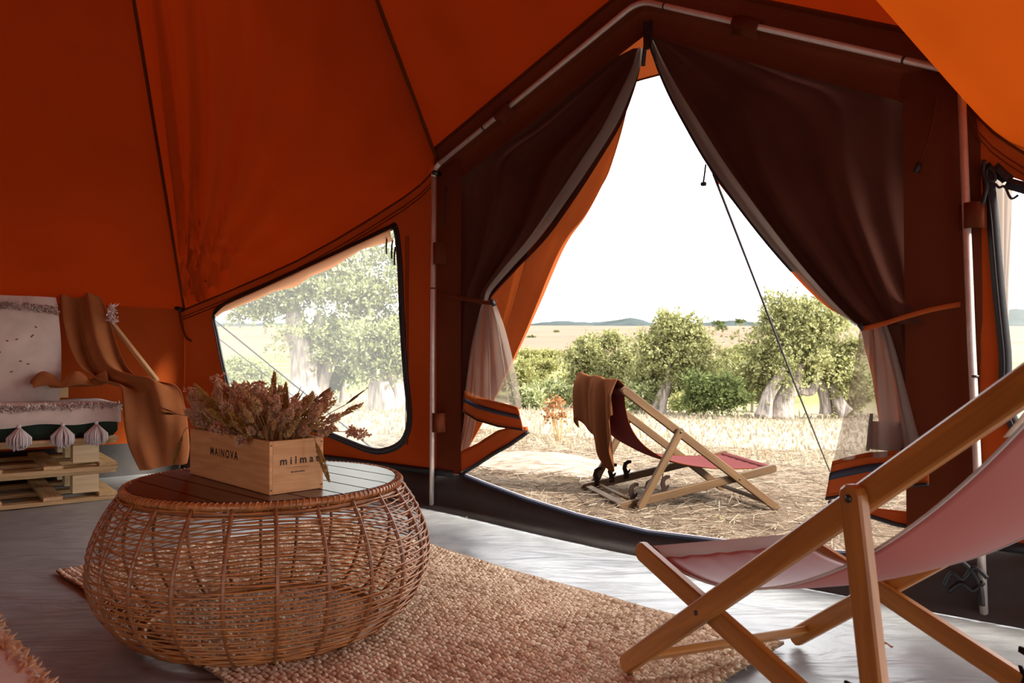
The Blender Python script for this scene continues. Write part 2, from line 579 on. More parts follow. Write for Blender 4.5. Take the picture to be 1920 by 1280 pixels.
def ground_material():
    t = NT('dry_earth')
    tc = t.add('ShaderNodeTexCoord')
    sep = t.add('ShaderNodeSeparateXYZ')
    t.link(tc.outputs['Object'], sep.inputs[0])
    def nz(scale, det=6):
        n = t.add('ShaderNodeTexNoise', Scale=scale, Detail=det)
        t.link(tc.outputs['Object'], n.inputs['Vector'])
        return n.outputs[0]
    def ramp(src, stops):
        r = t.add('ShaderNodeValToRGB')
        e = r.color_ramp.elements
        while len(e) < len(stops): e.new(.5)
        for k, (p, c) in enumerate(stops):
            e[k].position = p; e[k].color = c
        t.link(src, r.inputs[0])
        return r.outputs[0]
    def mixc(f, a, b):
        m = t.add('ShaderNodeMix', data_type='RGBA')
        t.link(f, m.inputs[0]) if not isinstance(f, float) else setattr(m.inputs[0], 'default_value', f)
        t.link(a, m.inputs[6]); t.link(b, m.inputs[7])
        return m.outputs[2]
    def rng(src, a, b):
        m = t.add('ShaderNodeMapRange')
        m.inputs['From Min'].default_value = a; m.inputs['From Max'].default_value = b
        t.link(src, m.inputs['Value'])
        return m.outputs[0]
    soil = ramp(nz(3.0, 8), [(.3, (0.060, 0.041, 0.028, 1)), (.55, (0.110, 0.079, 0.055, 1)), (.75, (0.155, 0.120, 0.088, 1))])
    straw = ramp(nz(9.0, 8), [(.3, (0.21, 0.17, 0.12, 1)), (.7, (0.29, 0.24, 0.18, 1))])
    field = ramp(nz(0.035, 5), [(.3, (0.125, 0.080, 0.056, 1)), (.6, (0.160, 0.110, 0.080, 1)), (.75, (0.13, 0.105, 0.06, 1))])
    green = ramp(nz(0.35, 6), [(.3, (0.088, 0.099, 0.033, 1)), (.5, (0.154, 0.154, 0.061, 1)), (.7, (0.231, 0.198, 0.105, 1))])
    c = mixc(rng(sep.outputs['Y'], 5.5, 8.5), soil, straw)
    c = mixc(rng(sep.outputs['Y'], 24, 30), c, green)
    c = mixc(rng(sep.outputs['Y'], 52, 75), c, field)
    p = t.add('ShaderNodeBsdfPrincipled', Roughness=1.0)
    p.inputs['Specular IOR Level'].default_value = 0.05
    t.link(c, p.inputs['Base Color'])
    t.link(bump(t, nz(40, 8), 0.8, 0.03), p.inputs['Normal'])
    t.link(p.outputs[0], t.out.inputs[0])
    return t.m

mk('ground', GV, GF, ground_material(), smooth=True, frame=I4, label='dry earth and straw field rising to far brown slopes', kind='structure')

# ------------------------------------------------------------------ floor
def floor_material():
    t = NT('grey_groundsheet')
    tc = t.add('ShaderNodeTexCoord')
    n1 = t.add('ShaderNodeTexNoise', Scale=2.2, Detail=4, Distortion=1.5)
    n2 = t.add('ShaderNodeTexNoise', Scale=9.0, Detail=5)
    mp = t.add('ShaderNodeMapping')
    mp.inputs['Rotation'].default_value = (0, 0, 0.6)
    mp.inputs['Scale'].default_value = (1, 3.2, 1)
    t.link(tc.outputs['Object'], mp.inputs[0])
    t.link(mp.outputs[0], n1.inputs['Vector'])
    t.link(tc.outputs['Object'], n2.inputs['Vector'])
    r = t.add('ShaderNodeValToRGB')
    r.color_ramp.elements[0].position = .3; r.color_ramp.elements[0].color = (0.20, 0.205, 0.21, 1)
    r.color_ramp.elements[1].position = .7; r.color_ramp.elements[1].color = (0.31, 0.315, 0.32, 1)
    t.link(n2.outputs[0], r.inputs[0])
    p = t.add('ShaderNodeBsdfPrincipled', Roughness=0.36)
    p.inputs['Specular IOR Level'].default_value = 1.0
    t.link(r.outputs[0], p.inputs['Base Color'])
    t.link(bump(t, n1.outputs[0], 0.30, 0.05), p.inputs['Normal'])
    t.link(p.outputs[0], t.out.inputs[0])
    return t.m
M['floor'] = floor_material()
M['skirt'] = solid('dark_groundsheet_wall', (0.050, 0.044, 0.042, 1), 0.6, 0.2, 6, bmp=0.3, bdist=0.02, spec=0.12)

def floor_z(x, y):
    d = Vector((x, y, 0)) - PL
    u, n = d.dot(DU), -d.dot(DN)
    rise = 0.055 * math.exp(-((u + 0.1) / 0.9) ** 2) * math.exp(-max(n, 0) / 0.55)
    ridge = 0.010 * fnoise(x * 1.1 + y * 1.6, (x - y) * 0.5, 2) + 0.007 * fnoise(x * 3 + y * 2, (y - x) * 1.2, 9)
    return rise + ridge * min(1, max(0, n / 0.3)) - 0.004
FV, FF = [], []
fx, fy = np.arange(-4.9, 3.9, 0.07), np.arange(-3.3, 6.2, 0.07)
idx = {}
for j, yv in enumerate(fy):
    for i, xv in enumerate(fx):
        if inside_tent(xv, yv, -0.09):
            d = Vector((xv, yv, 0)) - PL
            over = d.dot(DN)
            px_, py_ = (xv - DN.x * over, yv - DN.y * over) if over > 0 else (xv, yv)
            idx[i, j] = len(FV)
            FV.append((px_, py_, floor_z(px_, py_)))
for (i, j) in list(idx):
    q = [(i, j), (i + 1, j), (i + 1, j + 1), (i, j + 1)]
    if all(k in idx for k in q): FF.append([idx[k] for k in q])
floor = mk('floor', FV, FF, M['floor'], smooth=True, frame=I4, label='crumpled grey vinyl groundsheet of the tent', kind='structure')

# the raised rim of the groundsheet: along the walls and, cut lower, across the door
SILL = [(-2.585, SKIRT), (-0.05, SKIRT), (0.167, 0.232), (0.35, 0.195), (0.6, 0.150), (0.9, 0.110), (1.25, 0.086), (1.73, 0.100), (2.07, 0.124), (2.3, 0.17), (UR, 0.215), (UR + 0.2, SKIRT), (UR + 2.585, SKIRT)]
def rim(name, pts, mat, parent):
    G = [[], [], [], []]
    for (u, z) in resample(pts, 110):
        zf = floor_z(*(DP(u, 0, -0.06).xy)) + 0.003
        G[0].append(DP(u, zf, -0.075)); G[1].append(DP(u, zf + 0.02, -0.025)); G[2].append(DP(u, zf + (z - zf) * .5, -0.012 + 0.006 * fnoise(u * 6, 0, 4))); G[3].append(DP(u, z, 0.0))
    return sheet(name, G, mat, parent, thick=0.002)
rim('groundsheet_rim', SILL, M['skirt'], floor)
sill_pts = [DP(u, z + 0.004, 0.0) for u, z in resample([p for p in SILL if 0.1 < p[0] < 2.4], 60)]
tube('sill_binding', sill_pts, 0.009, M['navy'], floor, 6)
tube('sill_zip', [p + Vector((0, 0, 0.010)) + DN * 0.004 for p in sill_pts], 0.0035, M['zip'], floor, 5)

def plain_wall(name, a, b, label):
    """side wall between two roof corners, from the rim to the roof"""
    nseg, G = 24, []
    nrm = Vector((-(b - a).y, (b - a).x, 0)).normalized()
    for k in range(7):
        f = k / 6
        row = []
        for i in range(nseg + 1):
            p = a.lerp(b, i / nseg)
            row.append(Vector((p.x, p.y, SKIRT + (p.z - SKIRT) * f)) + nrm * 0.02 * math.sin(f * math.pi) * fnoise(i * 0.5, f * 2, a.x))
        G.append(row)
    w = sheet(name, G, M['wall_canvas'], label=label, kind='structure')
    sk = [[Vector((a.x, a.y, -0.004)).lerp(Vector((b.x, b.y, -0.004)), i / nseg) - nrm * 0.0 for i in range(nseg + 1)],
          [Vector((a.x, a.y, SKIRT)).lerp(Vector((b.x, b.y, SKIRT)), i / nseg) for i in range(nseg + 1)]]
    sheet('groundsheet_rim', sk, M['skirt'], floor)
    return w
plain_wall('wall_side', C1, C2, 'orange canvas side wall behind the pallet sofa')
plain_wall('wall_far_side', C2, C3, 'orange canvas wall at the far left of the tent')
plain_wall('wall_rear_left', C3, C4, 'orange canvas wall behind the viewer on the left')
plain_wall('wall_rear_right', C5, C6, 'orange canvas wall behind the viewer on the right')
# the stretches C4-C5 and C6-CR, unseen behind the viewer, are left open for added fill light

# ------------------------------------------------------------------ walls beside the door, with windows
out_l = [(-2.585, SKIRT)] + [(0.0, SKIRT)] + [tuple(p) for p in TOP_L[::-1]]
wl_ = panel_with_hole('wall_left', out_l, WIN_L, M['wall_canvas'], label='orange canvas wall with a trapezoid window left of the door', kind='structure')
out_r = [(UR, SKIRT), (UR + 2.585, SKIRT)] + TOP_R[::-1]
wr_ = panel_with_hole('wall_right', out_r, WIN_R, M['wall_canvas'], label='orange canvas wall with a window right of the door', kind='structure')
for w_, top in ((wl_, TOP_L), (wr_, TOP_R)):
    for dz, wd in ((-0.006, 0.012), (-0.055, 0.006), (-0.075, 0.006)):
        ribbon('seam_tape', [DP(u, z + dz, -0.008) for u, z in top], Vector((0, 0, 1)), wd, M['seam'], w_)
ribbon('base_binding', [DP(u, SKIRT + 0.008, -0.009) for u in np.linspace(-2.55, 0.13, 30)], Vector((0, 0, 1)), 0.035, M['black'], wl_)
ribbon('base_binding', [DP(u, SKIRT + 0.008, -0.009) for u in np.linspace(UR + 0.03, UR + 2.55, 30)], Vector((0, 0, 1)), 0.035, M['black'], wr_)
for du in (0.075, 0.09):
    ribbon('seam_tape', [DP(-0.30 + du, z, -0.008) for z in np.linspace(0.36, 1.5, 12)], DU, 0.004, M['seam'], wl_)
# corner toggle and its strap where the walls meet
tg = C1 - DN * 0.03
tube('corner_strap', smooth_path([tg + Vector((.0, -.02, .0)), tg + Vector((.02, -.03, -.10)), tg + Vector((.06, -.05, -.20)), tg + Vector((.11, -.07, -.235))]), 0.008, M['seam'], wl_, 6)
tube('corner_toggle', [tg + Vector((-.02, -.03, .01)), tg + Vector((.035, -.05, -.01))], 0.016, M['black'], wl_, 8)

def pane_material():
    t = NT('clear_vinyl')
    tp = t.add('ShaderNodeBsdfTransparent')
    tp.inputs['Color'].default_value = (0.93, 0.95, 0.93, 1)
    tl = t.add('ShaderNodeBsdfTranslucent')
    tl.inputs['Color'].default_value = (0.9, 0.92, 0.9, 1)
    gl = t.add('ShaderNodeBsdfGlossy', Roughness=0.12)
    m1 = t.add('ShaderNodeMixShader'); m1.inputs[0].default_value = 0.10
    m2 = t.add('ShaderNodeMixShader'); m2.inputs[0].default_value = 0.03
    t.link(tp.outputs[0], m1.inputs[1]); t.link(tl.outputs[0], m1.inputs[2])
    t.link(m1.outputs[0], m2.inputs[1]); t.link(gl.outputs[0], m2.inputs[2])
    t.link(m2.outputs[0], t.out.inputs[0])
    return t.m
M['pane'] = pane_material()

def window(name, outline, label):
    w = thing(name, DP(*np.mean(np.array(outline), axis=0)), label, None, kind='structure')
    path = smooth_path([DP(u, z, -0.006) for u, z in outline], 5, True)
    c = sum(path, Vector()) / len(path)
    G = [[], []]
    for i, p in enumerate(path + path[:1]):
        t = (path[(i + 1) % len(path)] - path[i - 1]).normalized()
        s = t.cross(DN).normalized()
        if s.dot(c - p) < 0: s = -s
        G[0].append(p - s * 0.014); G[1].append(p + s * 0.022)
    sheet('binding', G, M['black'], w, thick=0.008)
    tube('zip_track', [p - DN * 0.006 for p in path], 0.004, M['black'], w, 5, True)
    V = [c] + path
    Fc = [(0, i + 1, (i + 1) % len(path) + 1) for i in range(len(path))]
    mk('pane', [v + DN * 0.006 for v in V], Fc, M['pane'], w)
    return w
win1 = window('window_1', WIN_L, 'clear vinyl window with black binding beside the door')
win2 = window('window_2', WIN_R, 'clear window with black binding at the right edge')
# the rolled-up inner flap hanging under the window's head
hd = resample([(-2.134, 1.131), (-2.026, 1.194), (-1.545, 1.294), (-0.989, 1.414), (-0.595, 1.499), (-0.334, 1.556)], 40)
lo = resample([(-2.12, 1.116), (-2.052, 1.143), (-1.629, 1.217), (-1.456, 1.258), (-1.212, 1.276), (-1.072, 1.331), (-0.871, 1.366), (-0.586, 1.458), (-0.458, 1.471), (-0.317, 1.483)], 40)
sheet('rolled_flap', [[DP(a[0] + (b[0] - a[0]) * f, a[1] + (b[1] - a[1]) * f, -0.012 - 0.02 * math.sin(f * math.pi)) for a, b in zip(hd, lo)] for f in np.linspace(0, 1, 5)], M['flap'], win1)
for px in [(-0.364, 1.491), (-0.321, 1.463), (-0.299, 1.426)]:
    tube('zip_pull', smooth_path([DP(px[0], px[1] + .02, -0.02), DP(px[0] + .004, px[1] - .03, -0.03), DP(px[0], px[1] - .08, -0.025)]), 0.005, M['black'], win1, 6)
# pale curtain gathered beside the right window
ca, cb = resample([(2.513, 1.447), (2.523, 1.267), (2.534, 1.089), (2.547, 0.894), (2.557, 0.754)], 20), resample([(2.575, 1.411), (2.571, 1.262), (2.564, 1.087), (2.56, 0.894), (2.562, 0.754)], 20)
sheet('gathered_curtain', [[DP(a[0] + (b[0] - a[0]) * q, a[1] + (b[1] - a[1]) * q, 0.05 + 0.008 * math.sin(q * 14 + k * .2)) for q in np.linspace(0, 1, 14)] for k, (a, b) in enumerate(zip(ca, cb))], M['curtain_pale'], win2)
for pts, r_ in (([(2.506, 1.487), (2.503, 1.444), (2.512, 1.408), (2.505, 1.368), (2.496, 1.345), (2.458, 1.357)], .008), ([(2.509, 1.435), (2.524, 1.415), (2.536, 1.42), (2.53, 1.445), (2.515, 1.455), (2.509, 1.408)], .006), ([(2.536, 1.405), (2.547, 1.391), (2.562, 1.392), (2.579, 1.352), (2.599, 1.36)], .004)):
    tube('tie_cord', smooth_path([DP(u, z, -.025) for u, z in pts]), r_, M['black'], win2, 6)

# ------------------------------------------------------------------ roof
ceil = thing('ceiling', (APEX.x, APEX.y, 1.2), 'orange canvas tent roof rising to its peak', None, kind='structure')
def roof_panel(curve, sag, wr=None, rows=26, cols=40, mat='canvas'):
    B = [Vector(p) for p in resample(curve, cols)]
    n = (B[-1] - B[0]).cross(APEX - B[0]).normalized()
    if n.z < 0: n = -n
    G = []
    for k in range(rows):
        f = (k / (rows - 1)) * 0.985
        row = []
        for i, b in enumerate(B):
            s = i / (cols - 1)
            p = b.lerp(APEX, f)
            p = p - n * sag * math.sin(s * math.pi) ** 0.8 * math.sin(min(1, f * 1.02) * math.pi) ** 0.7
            if wr: p = p + n * wr(s, f)
            row.append(p)
        G.append(row)
    return sheet('roof_panel', G, M[mat], ceil)

# frame of the door: elbows and apex on the door plane (u, z)
EL, EA, ER = (0.012, 1.835), (1.239, 2.374), (2.44, 1.787)
arch = [EL, EA, ER]
def arch_pts(off, n, k=40):
    """points along the door arch, moved off metres away from the opening and n metres out"""
    pts = []
    a = np.array(EL); b = np.array(EA); c = np.array(ER)
    n1 = np.array([-(b - a)[1], (b - a)[0]]); n1 /= np.linalg.norm(n1)
    n2 = np.array([-(c - b)[1], (c - b)[0]]); n2 /= np.linalg.norm(n2)
    for i in range(k):
        f = i / (k - 1)
        if f < .5: p = a + (b - a) * f * 2 + n1 * off
        else: p = b + (c - b) * (f - .5) * 2 + n2 * off
        # ease the peak
        w = math.exp(-((f - .5) / .03) ** 2)
        if w > 1e-3:
            p = p * (1 - w) + (b + np.array([0, off * 1.02 - 0.012])) * w
        pts.append(DP(p[0], p[1], n))
    return pts
BAND_TOP = arch_pts(0.105, -0.03)
left_edge = [DP(u, z) for u, z in TOP_L]
right_edge = [DP(u, z) for u, z in TOP_R]
def wr_left(s, f):
    # creases that run up from the low corner and die out
    d = math.hypot(s * 3.2, f * 4.2) + 0.05
    a = math.atan2(s * 3.2, f * 4.2 + 0.02)
    e = math.exp(-d * 0.75) * min(1, s * 14)
    return e * (0.085 * math.sin(a * 26) + 0.04 * math.sin(a * 47 + 1)) * min(1, f * 25) + 0.006 * fnoise(s * 6, f * 6) * min(1, f * 9)
def wr_mild(s, f):
    return (0.012 * fnoise(s * 5, f * 4, 7) + 0.010 * math.sin(s * 20) * math.exp(-f * 5)) * min(1, f * 9) * min(1, s * 12, (1 - s) * 12)
roof_panel(left_edge, 0.10, wr_left, 40, 70)
roof_panel(BAND_TOP[:20], 0.03, wr_mild)
roof_panel(BAND_TOP[20:], 0.03, wr_mild)
roof_panel(right_edge, 0.16, wr_mild, 30, 50, 'sunlit_canvas')
for a, b in ((C2, C1), (C3, C2), (C4, C3), (C5, C4), (C6, C5), (CR, C6)):
    roof_panel([a, b], 0.12, wr_mild)
gap = [BAND_TOP[19], BAND_TOP[20]]
roof_panel(gap, 0.0, None, 20, 4)
roof_panel([left_edge[-1], BAND_TOP[0]], 0.0, None, 20, 4)
roof_panel([BAND_TOP[-1], right_edge[0]], 0.0, None, 20, 4)
for s in (C1, left_edge[-1], C2, right_edge[0], CR, C3):
    base = Vector(s)
    tube('roof_seam', [base.lerp(APEX, f) - Vector((0, 0, 0.004)) for f in np.linspace(0, 0.97, 24)], 0.009, M['seam'], ceil, 6)
# brown band sewn along the door arch
lowb = arch_pts(-0.02, 0.0)
wd_ = sheet('trim_1', [lowb, [a.lerp(b, .5) - DN * .012 for a, b in zip(lowb, BAND_TOP)], BAND_TOP], M['band_canvas'], label='dark canvas band sewn along the door arch', kind='structure')
for off in (0.085, 0.092):
    ribbon('stitch_line', [p - DN * 0.004 for p in arch_pts(off, -0.028)], Vector((0, 0, 1)), 0.003, M['seam'], wd_)

# ------------------------------------------------------------------ canvas around the door
def strip(outer, inner, n, k=90):
    A, B = resample(outer, k), resample(inner, k)
    return [[DP(a[0] + (b[0] - a[0]) * f, a[1] + (b[1] - a[1]) * f, n - 0.008 * math.sin(f * math.pi)) for a, b in zip(A, B)] for f in (0, .33, .66, 1)]
dw = thing('wall_door', DP(UR / 2, 0.2), 'dark canvas surround of the tent door', None, kind='structure')
sheet('side_strip', strip([(-0.0, SKIRT), (-0.0, 1.83)], [(0.175, 0.235), (0.175, 1.87)], 0.0, 30), M['band_canvas'], dw)
sheet('side_strip', strip([(2.26, 0.13), (2.26, 1.83)], [(UR, SKIRT), (UR, 1.83)], 0.0, 30), M['band_canvas'], dw)
sheet('arch_strip', [arch_pts(-0.0, 0.003), arch_pts(-0.06, 0.006), arch_pts(-0.125, 0.012)], M['band_canvas'], dw)
ribbon('stitch_line', arch_pts(-0.118, -0.002), Vector((0, 0, 1)), 0.004, M['seam'], dw)
tube('hanging_cord', smooth_path([DP(2.37, 1.72, -.02), DP(2.35, 1.60, -.03), DP(2.315, 1.50, -.03)]), 0.004, M['seam'], dw, 5)
tube('cord_toggle', [DP(2.318, 1.505, -.03), DP(2.305, 1.475, -.03)], 0.010, M['black'], dw, 7)
tube('hanging_cord', smooth_path([DP(0.085, 1.73, -.02), DP(0.08, 1.60, -.03), DP(0.07, 1.52, -.03)]), 0.004, M['black'], dw, 5)

# outer hood of the door, seen red through the gap over the opening
hood = thing('door_hood', DP(1.24, 2.2, 0.15), 'red canvas hood above the gap in the door curtains', 'hood')
hb = resample([(0.719, 1.936), (0.933, 2.08), (1.106, 2.108), (1.249, 2.11), (1.396, 2.049), (1.68, 1.852)], 24)
ht = resample([(0.55, 2.04), (1.239, 2.40), (1.95, 2.05)], 24)
sheet('canvas', [[DP(a[0] + (b[0] - a[0]) * f, a[1] + (b[1] - a[1]) * f, 0.16 - 0.10 * f) for a, b in zip(hb, ht)] for f in np.linspace(0, 1, 5)], M['door_canvas'], hood)
tube('edge_binding', [DP(u, z, 0.16) for u, z in hb], 0.005, M['seam'], hood, 5)

# ------------------------------------------------------------------ door curtains
def drape(rows, nu=34, sub=5, freq=3.0, phase=0.0, power=1.0):
    """rows: (left (u,z), right (u,z), n0, fold amplitude); smooth surface through them"""
    A = smooth_path([Vector((r[0][0], r[0][1], r[2])) for r in rows], sub)
    B = smooth_path([Vector((r[1][0], r[1][1], r[2])) for r in rows], sub)
    W = smooth_path([Vector((r[3], 0, 0)) for r in rows], sub)
    G = []
    for a, b, w in zip(A, B, W):
        row = []
        for j in range(nu):
            s = j / (nu - 1)
            p = a.lerp(b, s)
            q = s ** power
            n = p.z + w.x * (math.sin(2 * math.pi * (freq * q) + phase) + 0.4 * math.sin(2 * math.pi * freq * 2.3 * q + 1.3 + phase))
            row.append(DP(p.x, p.y, n))
        G.append(row)
    return G
def rows_of(left, right, n0, amp):
    return [(l, r, n, a) for l, r, n, a in zip(left, right, n0, amp)]

# ---- left curtain
lc = thing('door_curtain', DP(0.30, 0.25, 0.04), 'mesh and orange canvas door curtain tied back on the left', 'curtain', 'door curtains')
ml = [(1.179, 2.198), (0.986, 2.158), (0.747, 2.08), (0.454, 1.981), (0.114, 1.874), (0.115, 1.649), (0.115, 1.452), (0.115, 1.284), (0.116, 1.177), (0.116, 1.127)]
mr = [(1.224, 2.187), (1.214, 2.105), (1.179, 2.002), (1.114, 1.872), (1.008, 1.733), (0.874, 1.575), (0.715, 1.409), (0.538, 1.269), (0.412, 1.17), (0.371, 1.116)]
sheet('shaded_mesh_panel', drape(rows_of(ml, mr, [.02, .02, .025, .03, .03, .03, .03, .02, .01, .0], [0, .004, .010, .018, .022, .024, .026, .026, .022, .010]), 60, 6, 2.6, 0.6, 1.6), M['shaded_mesh'], lc)
# the rolled edge of the same mesh, in the paler lit tone
edge_l = [DP(u, z, n) for (u, z), n in zip(mr, [.02, .015, .0, -.01, -.02, -.03, -.035, -.035, -.03, -.02])]
ep = smooth_path(edge_l, 6)
G = []
for f in np.linspace(0, 1, 8):
    row = []
    for i, p in enumerate(ep):
        g = i / (len(ep) - 1)
        wdt = 0.015 + 0.075 * math.sin(min(1, g * 1.05) * math.pi) ** 0.8
        row.append(p - DU * wdt * f * 0.9 - DN * (0.022 * math.sin(f * math.pi)) - Vector((0, 0, wdt * f * 0.45)) * 0)
    G.append(row)
sheet('rolled_mesh_edge', G, M['mesh'], lc)
kl = [(1.046, 2.199), (0.872, 2.14), (0.623, 2.091), (0.351, 1.995), (0.062, 1.89), (0.062, 1.747), (0.063, 1.604), (0.063, 1.49), (0.063, 1.39), (0.063, 1.262), (0.063, 1.148), (0.064, 0.978), (0.064, 0.807), (0.064, 0.666), (0.064, 0.496), (0.065, 0.326)]
kr = [(1.197, 2.196), (1.173, 2.097), (1.134, 1.986), (1.09, 1.849), (1.025, 1.69), (0.982, 1.617), (0.901, 1.504), (0.817, 1.417), (0.746, 1.334), (0.673, 1.219), (0.622, 1.123), (0.543, 0.968), (0.456, 0.81), (0.38, 0.675), (0.288, 0.508), (0.178, 0.335)]
sheet('canvas_panel', drape(rows_of(kl, kr, [.05, .06, .07, .08, .09, .09, .09, .08, .09, .10, .10, .09, .08, .07, .05, .03], [0, .006, .012, .018, .024, .030, .034, .038, .040, .038, .034, .026, .02, .014, .01, .005]), 44, 5, 2.2, 2.4, 1.8), M['door_canvas'], lc)
sl = [(0.319, 1.117), (0.297, 1.08), (0.261, 0.986), (0.232, 0.877), (0.211, 0.754), (0.196, 0.65)]
sr = [(0.399, 1.113), (0.417, 1.075), (0.458, 0.982), (0.498, 0.863), (0.535, 0.733), (0.568, 0.595)]
sheet('mesh_skirt', drape(rows_of(sl, sr, [0, 0, 0, 0, 0, 0], [.008, .016, .02, .02, .018, .014]), 50, 6, 3.0, 0.2), M['mesh'], lc)
def hem_band(name, top, bot, mat, parent, nfun=lambda s: 0.0, stripe=None, edge=None):
    T, B_ = resample(top, 30), resample(bot, 30)
    def pt(i, f, dn=0.0):
        s = i / 29
        q = T[i] + (B_[i] - T[i]) * f
        return DP(q[0], q[1], nfun(s) + dn)
    h = sheet(name, [[pt(i, f) for i in range(30)] for f in np.linspace(0, 1, 6)], mat, parent, thick=0.003)
    for f in (0.10, 0.90):
        sheet('stitch_line', [[pt(i, f - .006, -.004) for i in range(30)], [pt(i, f + .006, -.004) for i in range(30)]], M['seam'], h)
    if stripe:
        sheet('navy_stripe', [[pt(i, f, -.005) for i in range(30)] for f in np.linspace(stripe[0], stripe[1], 3)], M['navy'], h, thick=0.003)
    if edge:
        tube('edge_binding', [pt(i, 1.0, -.002) for i in range(30)], edge, M['black'], h, 6)
    return h
sheet('shaded_mesh_side', drape(rows_of([(0.103, 1.144), (0.104, 0.976), (0.104, 0.752), (0.104, 0.528), (0.105, 0.327)], [(0.31, 1.135), (0.252, 0.973), (0.201, 0.753), (0.172, 0.532), (0.142, 0.33)], [.03] * 5, [.006, .008, .008, .006, .004]), 14, 4, 1.5), M['shaded_mesh'], lc)
hem_band('hem_band', [(0.189, 0.666), (0.269, 0.641), (0.41, 0.617), (0.571, 0.597)], [(0.181, 0.559), (0.269, 0.517), (0.41, 0.495), (0.603, 0.491)], M['hem'], lc, lambda s: 0.03 * math.sin(s * 3.1 + .3) - .02 * s, (0.34, 0.52), 0.005)
hem_band('hem_fold', [(0.597, 0.504), (0.511, 0.499), (0.437, 0.479), (0.305, 0.406), (0.152, 0.346)], [(0.606, 0.481), (0.511, 0.415), (0.41, 0.361), (0.305, 0.301), (0.167, 0.232)], M['hem'], lc, lambda s: 0.01 - 0.03 * math.sin(s * 3.14), None, 0.010)
sheet('mesh_corner', drape(rows_of([(0.186, 0.547), (0.156, 0.435), (0.13, 0.337)], [(0.262, 0.515), (0.244, 0.449), (0.23, 0.377)], [0.02, .02, .01], [.004, .006, .004]), 10, 4, 1.5), M['mesh'], lc)
ribbon('tie_strap', smooth_path([DP(*p, n) for p, n in zip([(0.04, 1.172), (0.139, 1.151), (0.25, 1.132), (0.339, 1.115), (0.413, 1.106), (0.433, 1.113)], [-.02, -.03, -.03, -.035, -.045, -.02])]), Vector((0, 0, 1)), 0.020, M['band_canvas'], lc)
tube('strap_toggle', [DP(*p, -.05) for p in [(0.424, 1.12), (0.441, 1.093)]], 0.011, M['black'], lc, 8)

# ---- right curtain
rc = thing('door_curtain', DP(2.1, 0.25, 0.04), 'dark mesh and canvas door curtain tied back on the right', 'curtain', 'door curtains')
ml = [(1.264, 2.21), (1.299, 2.103), (1.364, 1.955), (1.447, 1.799), (1.545, 1.627), (1.671, 1.441), (1.815, 1.249), (1.951, 1.091), (2.055, 0.993), (2.114, 0.953)]
mr = [(1.297, 2.271), (1.731, 2.076), (2.09, 1.913), (2.367, 1.778), (2.362, 1.52), (2.35, 1.359), (2.352, 1.204), (2.354, 1.07), (2.357, 0.984), (2.36, 0.958)]
sheet('shaded_mesh_panel', drape(rows_of(ml, mr, [.02, .02, .025, .03, .035, .03, .03, .02, .0, -.01], [0, .006, .012, .016, .022, .026, .030, .028, .024, .012]), 70, 6, 3.0, 2.2, 0.55), M['shaded_mesh'], rc)
ep = smooth_path([DP(u, z, n) for (u, z), n in zip(ml, [.02, .01, .0, -.01, -.015, -.02, -.025, -.03, -.035, -.03])], 6)
G = []
for f in np.linspace(0, 1, 8):
    G.append([p + DU * (0.012 + 0.05 * math.sin(min(1, i / (len(ep) - 1) * 1.05) * math.pi)) * f - DN * 0.018 * math.sin(f * math.pi) for i, p in enumerate(ep)])
sheet('rolled_mesh_edge', G, M['mesh'], rc)
ribbon('zip_binding', [p + DN * .012 for p in ep[:40]], DU, 0.030, M['black'], rc)
kl = [(1.258, 2.172), (1.309, 2.043), (1.413, 1.803), (1.49, 1.625), (1.578, 1.493), (1.672, 1.367), (1.838, 1.156), (1.958, 1.036), (2.054, 0.983), (2.096, 0.942), (2.107, 0.879), (2.127, 0.782), (2.144, 0.666), (2.161, 0.531)]
kr = [(1.511, 2.177), (1.843, 2.029), (2.368, 1.779), (2.349, 1.496), (2.315, 1.4), (2.314, 1.3), (2.313, 1.125), (2.312, 1.022), (2.32, 0.975), (2.328, 0.938), (2.328, 0.878), (2.327, 0.785), (2.326, 0.673), (2.325, 0.543)]
sheet('canvas_panel', drape(rows_of(kl, kr, [.06, .09, .11, .12, .13, .13, .13, .12, .08, .06, .07, .08, .08, .08], [0, .005, .008, .01, .012, .014, .014, .014, .014, .012, .012, .012, .012, .012]), 44, 5, 2.5, 1.0, .7), M['door_canvas'], rc)
sl = [(2.116, 0.948), (2.109, 0.898), (2.092, 0.802), (2.071, 0.705), (2.048, 0.597), (2.019, 0.465)]
sr = [(2.206, 0.961), (2.228, 0.897), (2.252, 0.804), (2.274, 0.711), (2.297, 0.611), (2.321, 0.512)]
sheet('mesh_skirt', drape(rows_of(sl, sr, [-.02, -.02, -.02, -.02, -.02, -.02], [.010, .018, .022, .024, .024, .020]), 60, 6, 2.6, 2.0), M['mesh'], rc)
sheet('shaded_mesh_side', drape(rows_of([(2.163, 0.973), (2.194, 0.878), (2.217, 0.784), (2.237, 0.673), (2.253, 0.514)], [(2.365, 0.968), (2.364, 0.877), (2.364, 0.787), (2.363, 0.678), (2.361, 0.523)], [.02] * 5, [.008, .012, .014, .014, .012]), 30, 4, 2.2), M['shaded_mesh'], rc)
hem_band('inner_hem', [(2.139, 0.614), (2.206, 0.613), (2.324, 0.62)], [(2.134, 0.521), (2.205, 0.519), (2.324, 0.519)], M['hem'], rc, lambda s: 0.01, None, 0.008)
ribbon('side_binding', [DP(u, z, 0.0) for u, z in [(2.15, 0.641), (2.144, 0.593), (2.136, 0.507)]], DU, 0.012, M['black'], rc)
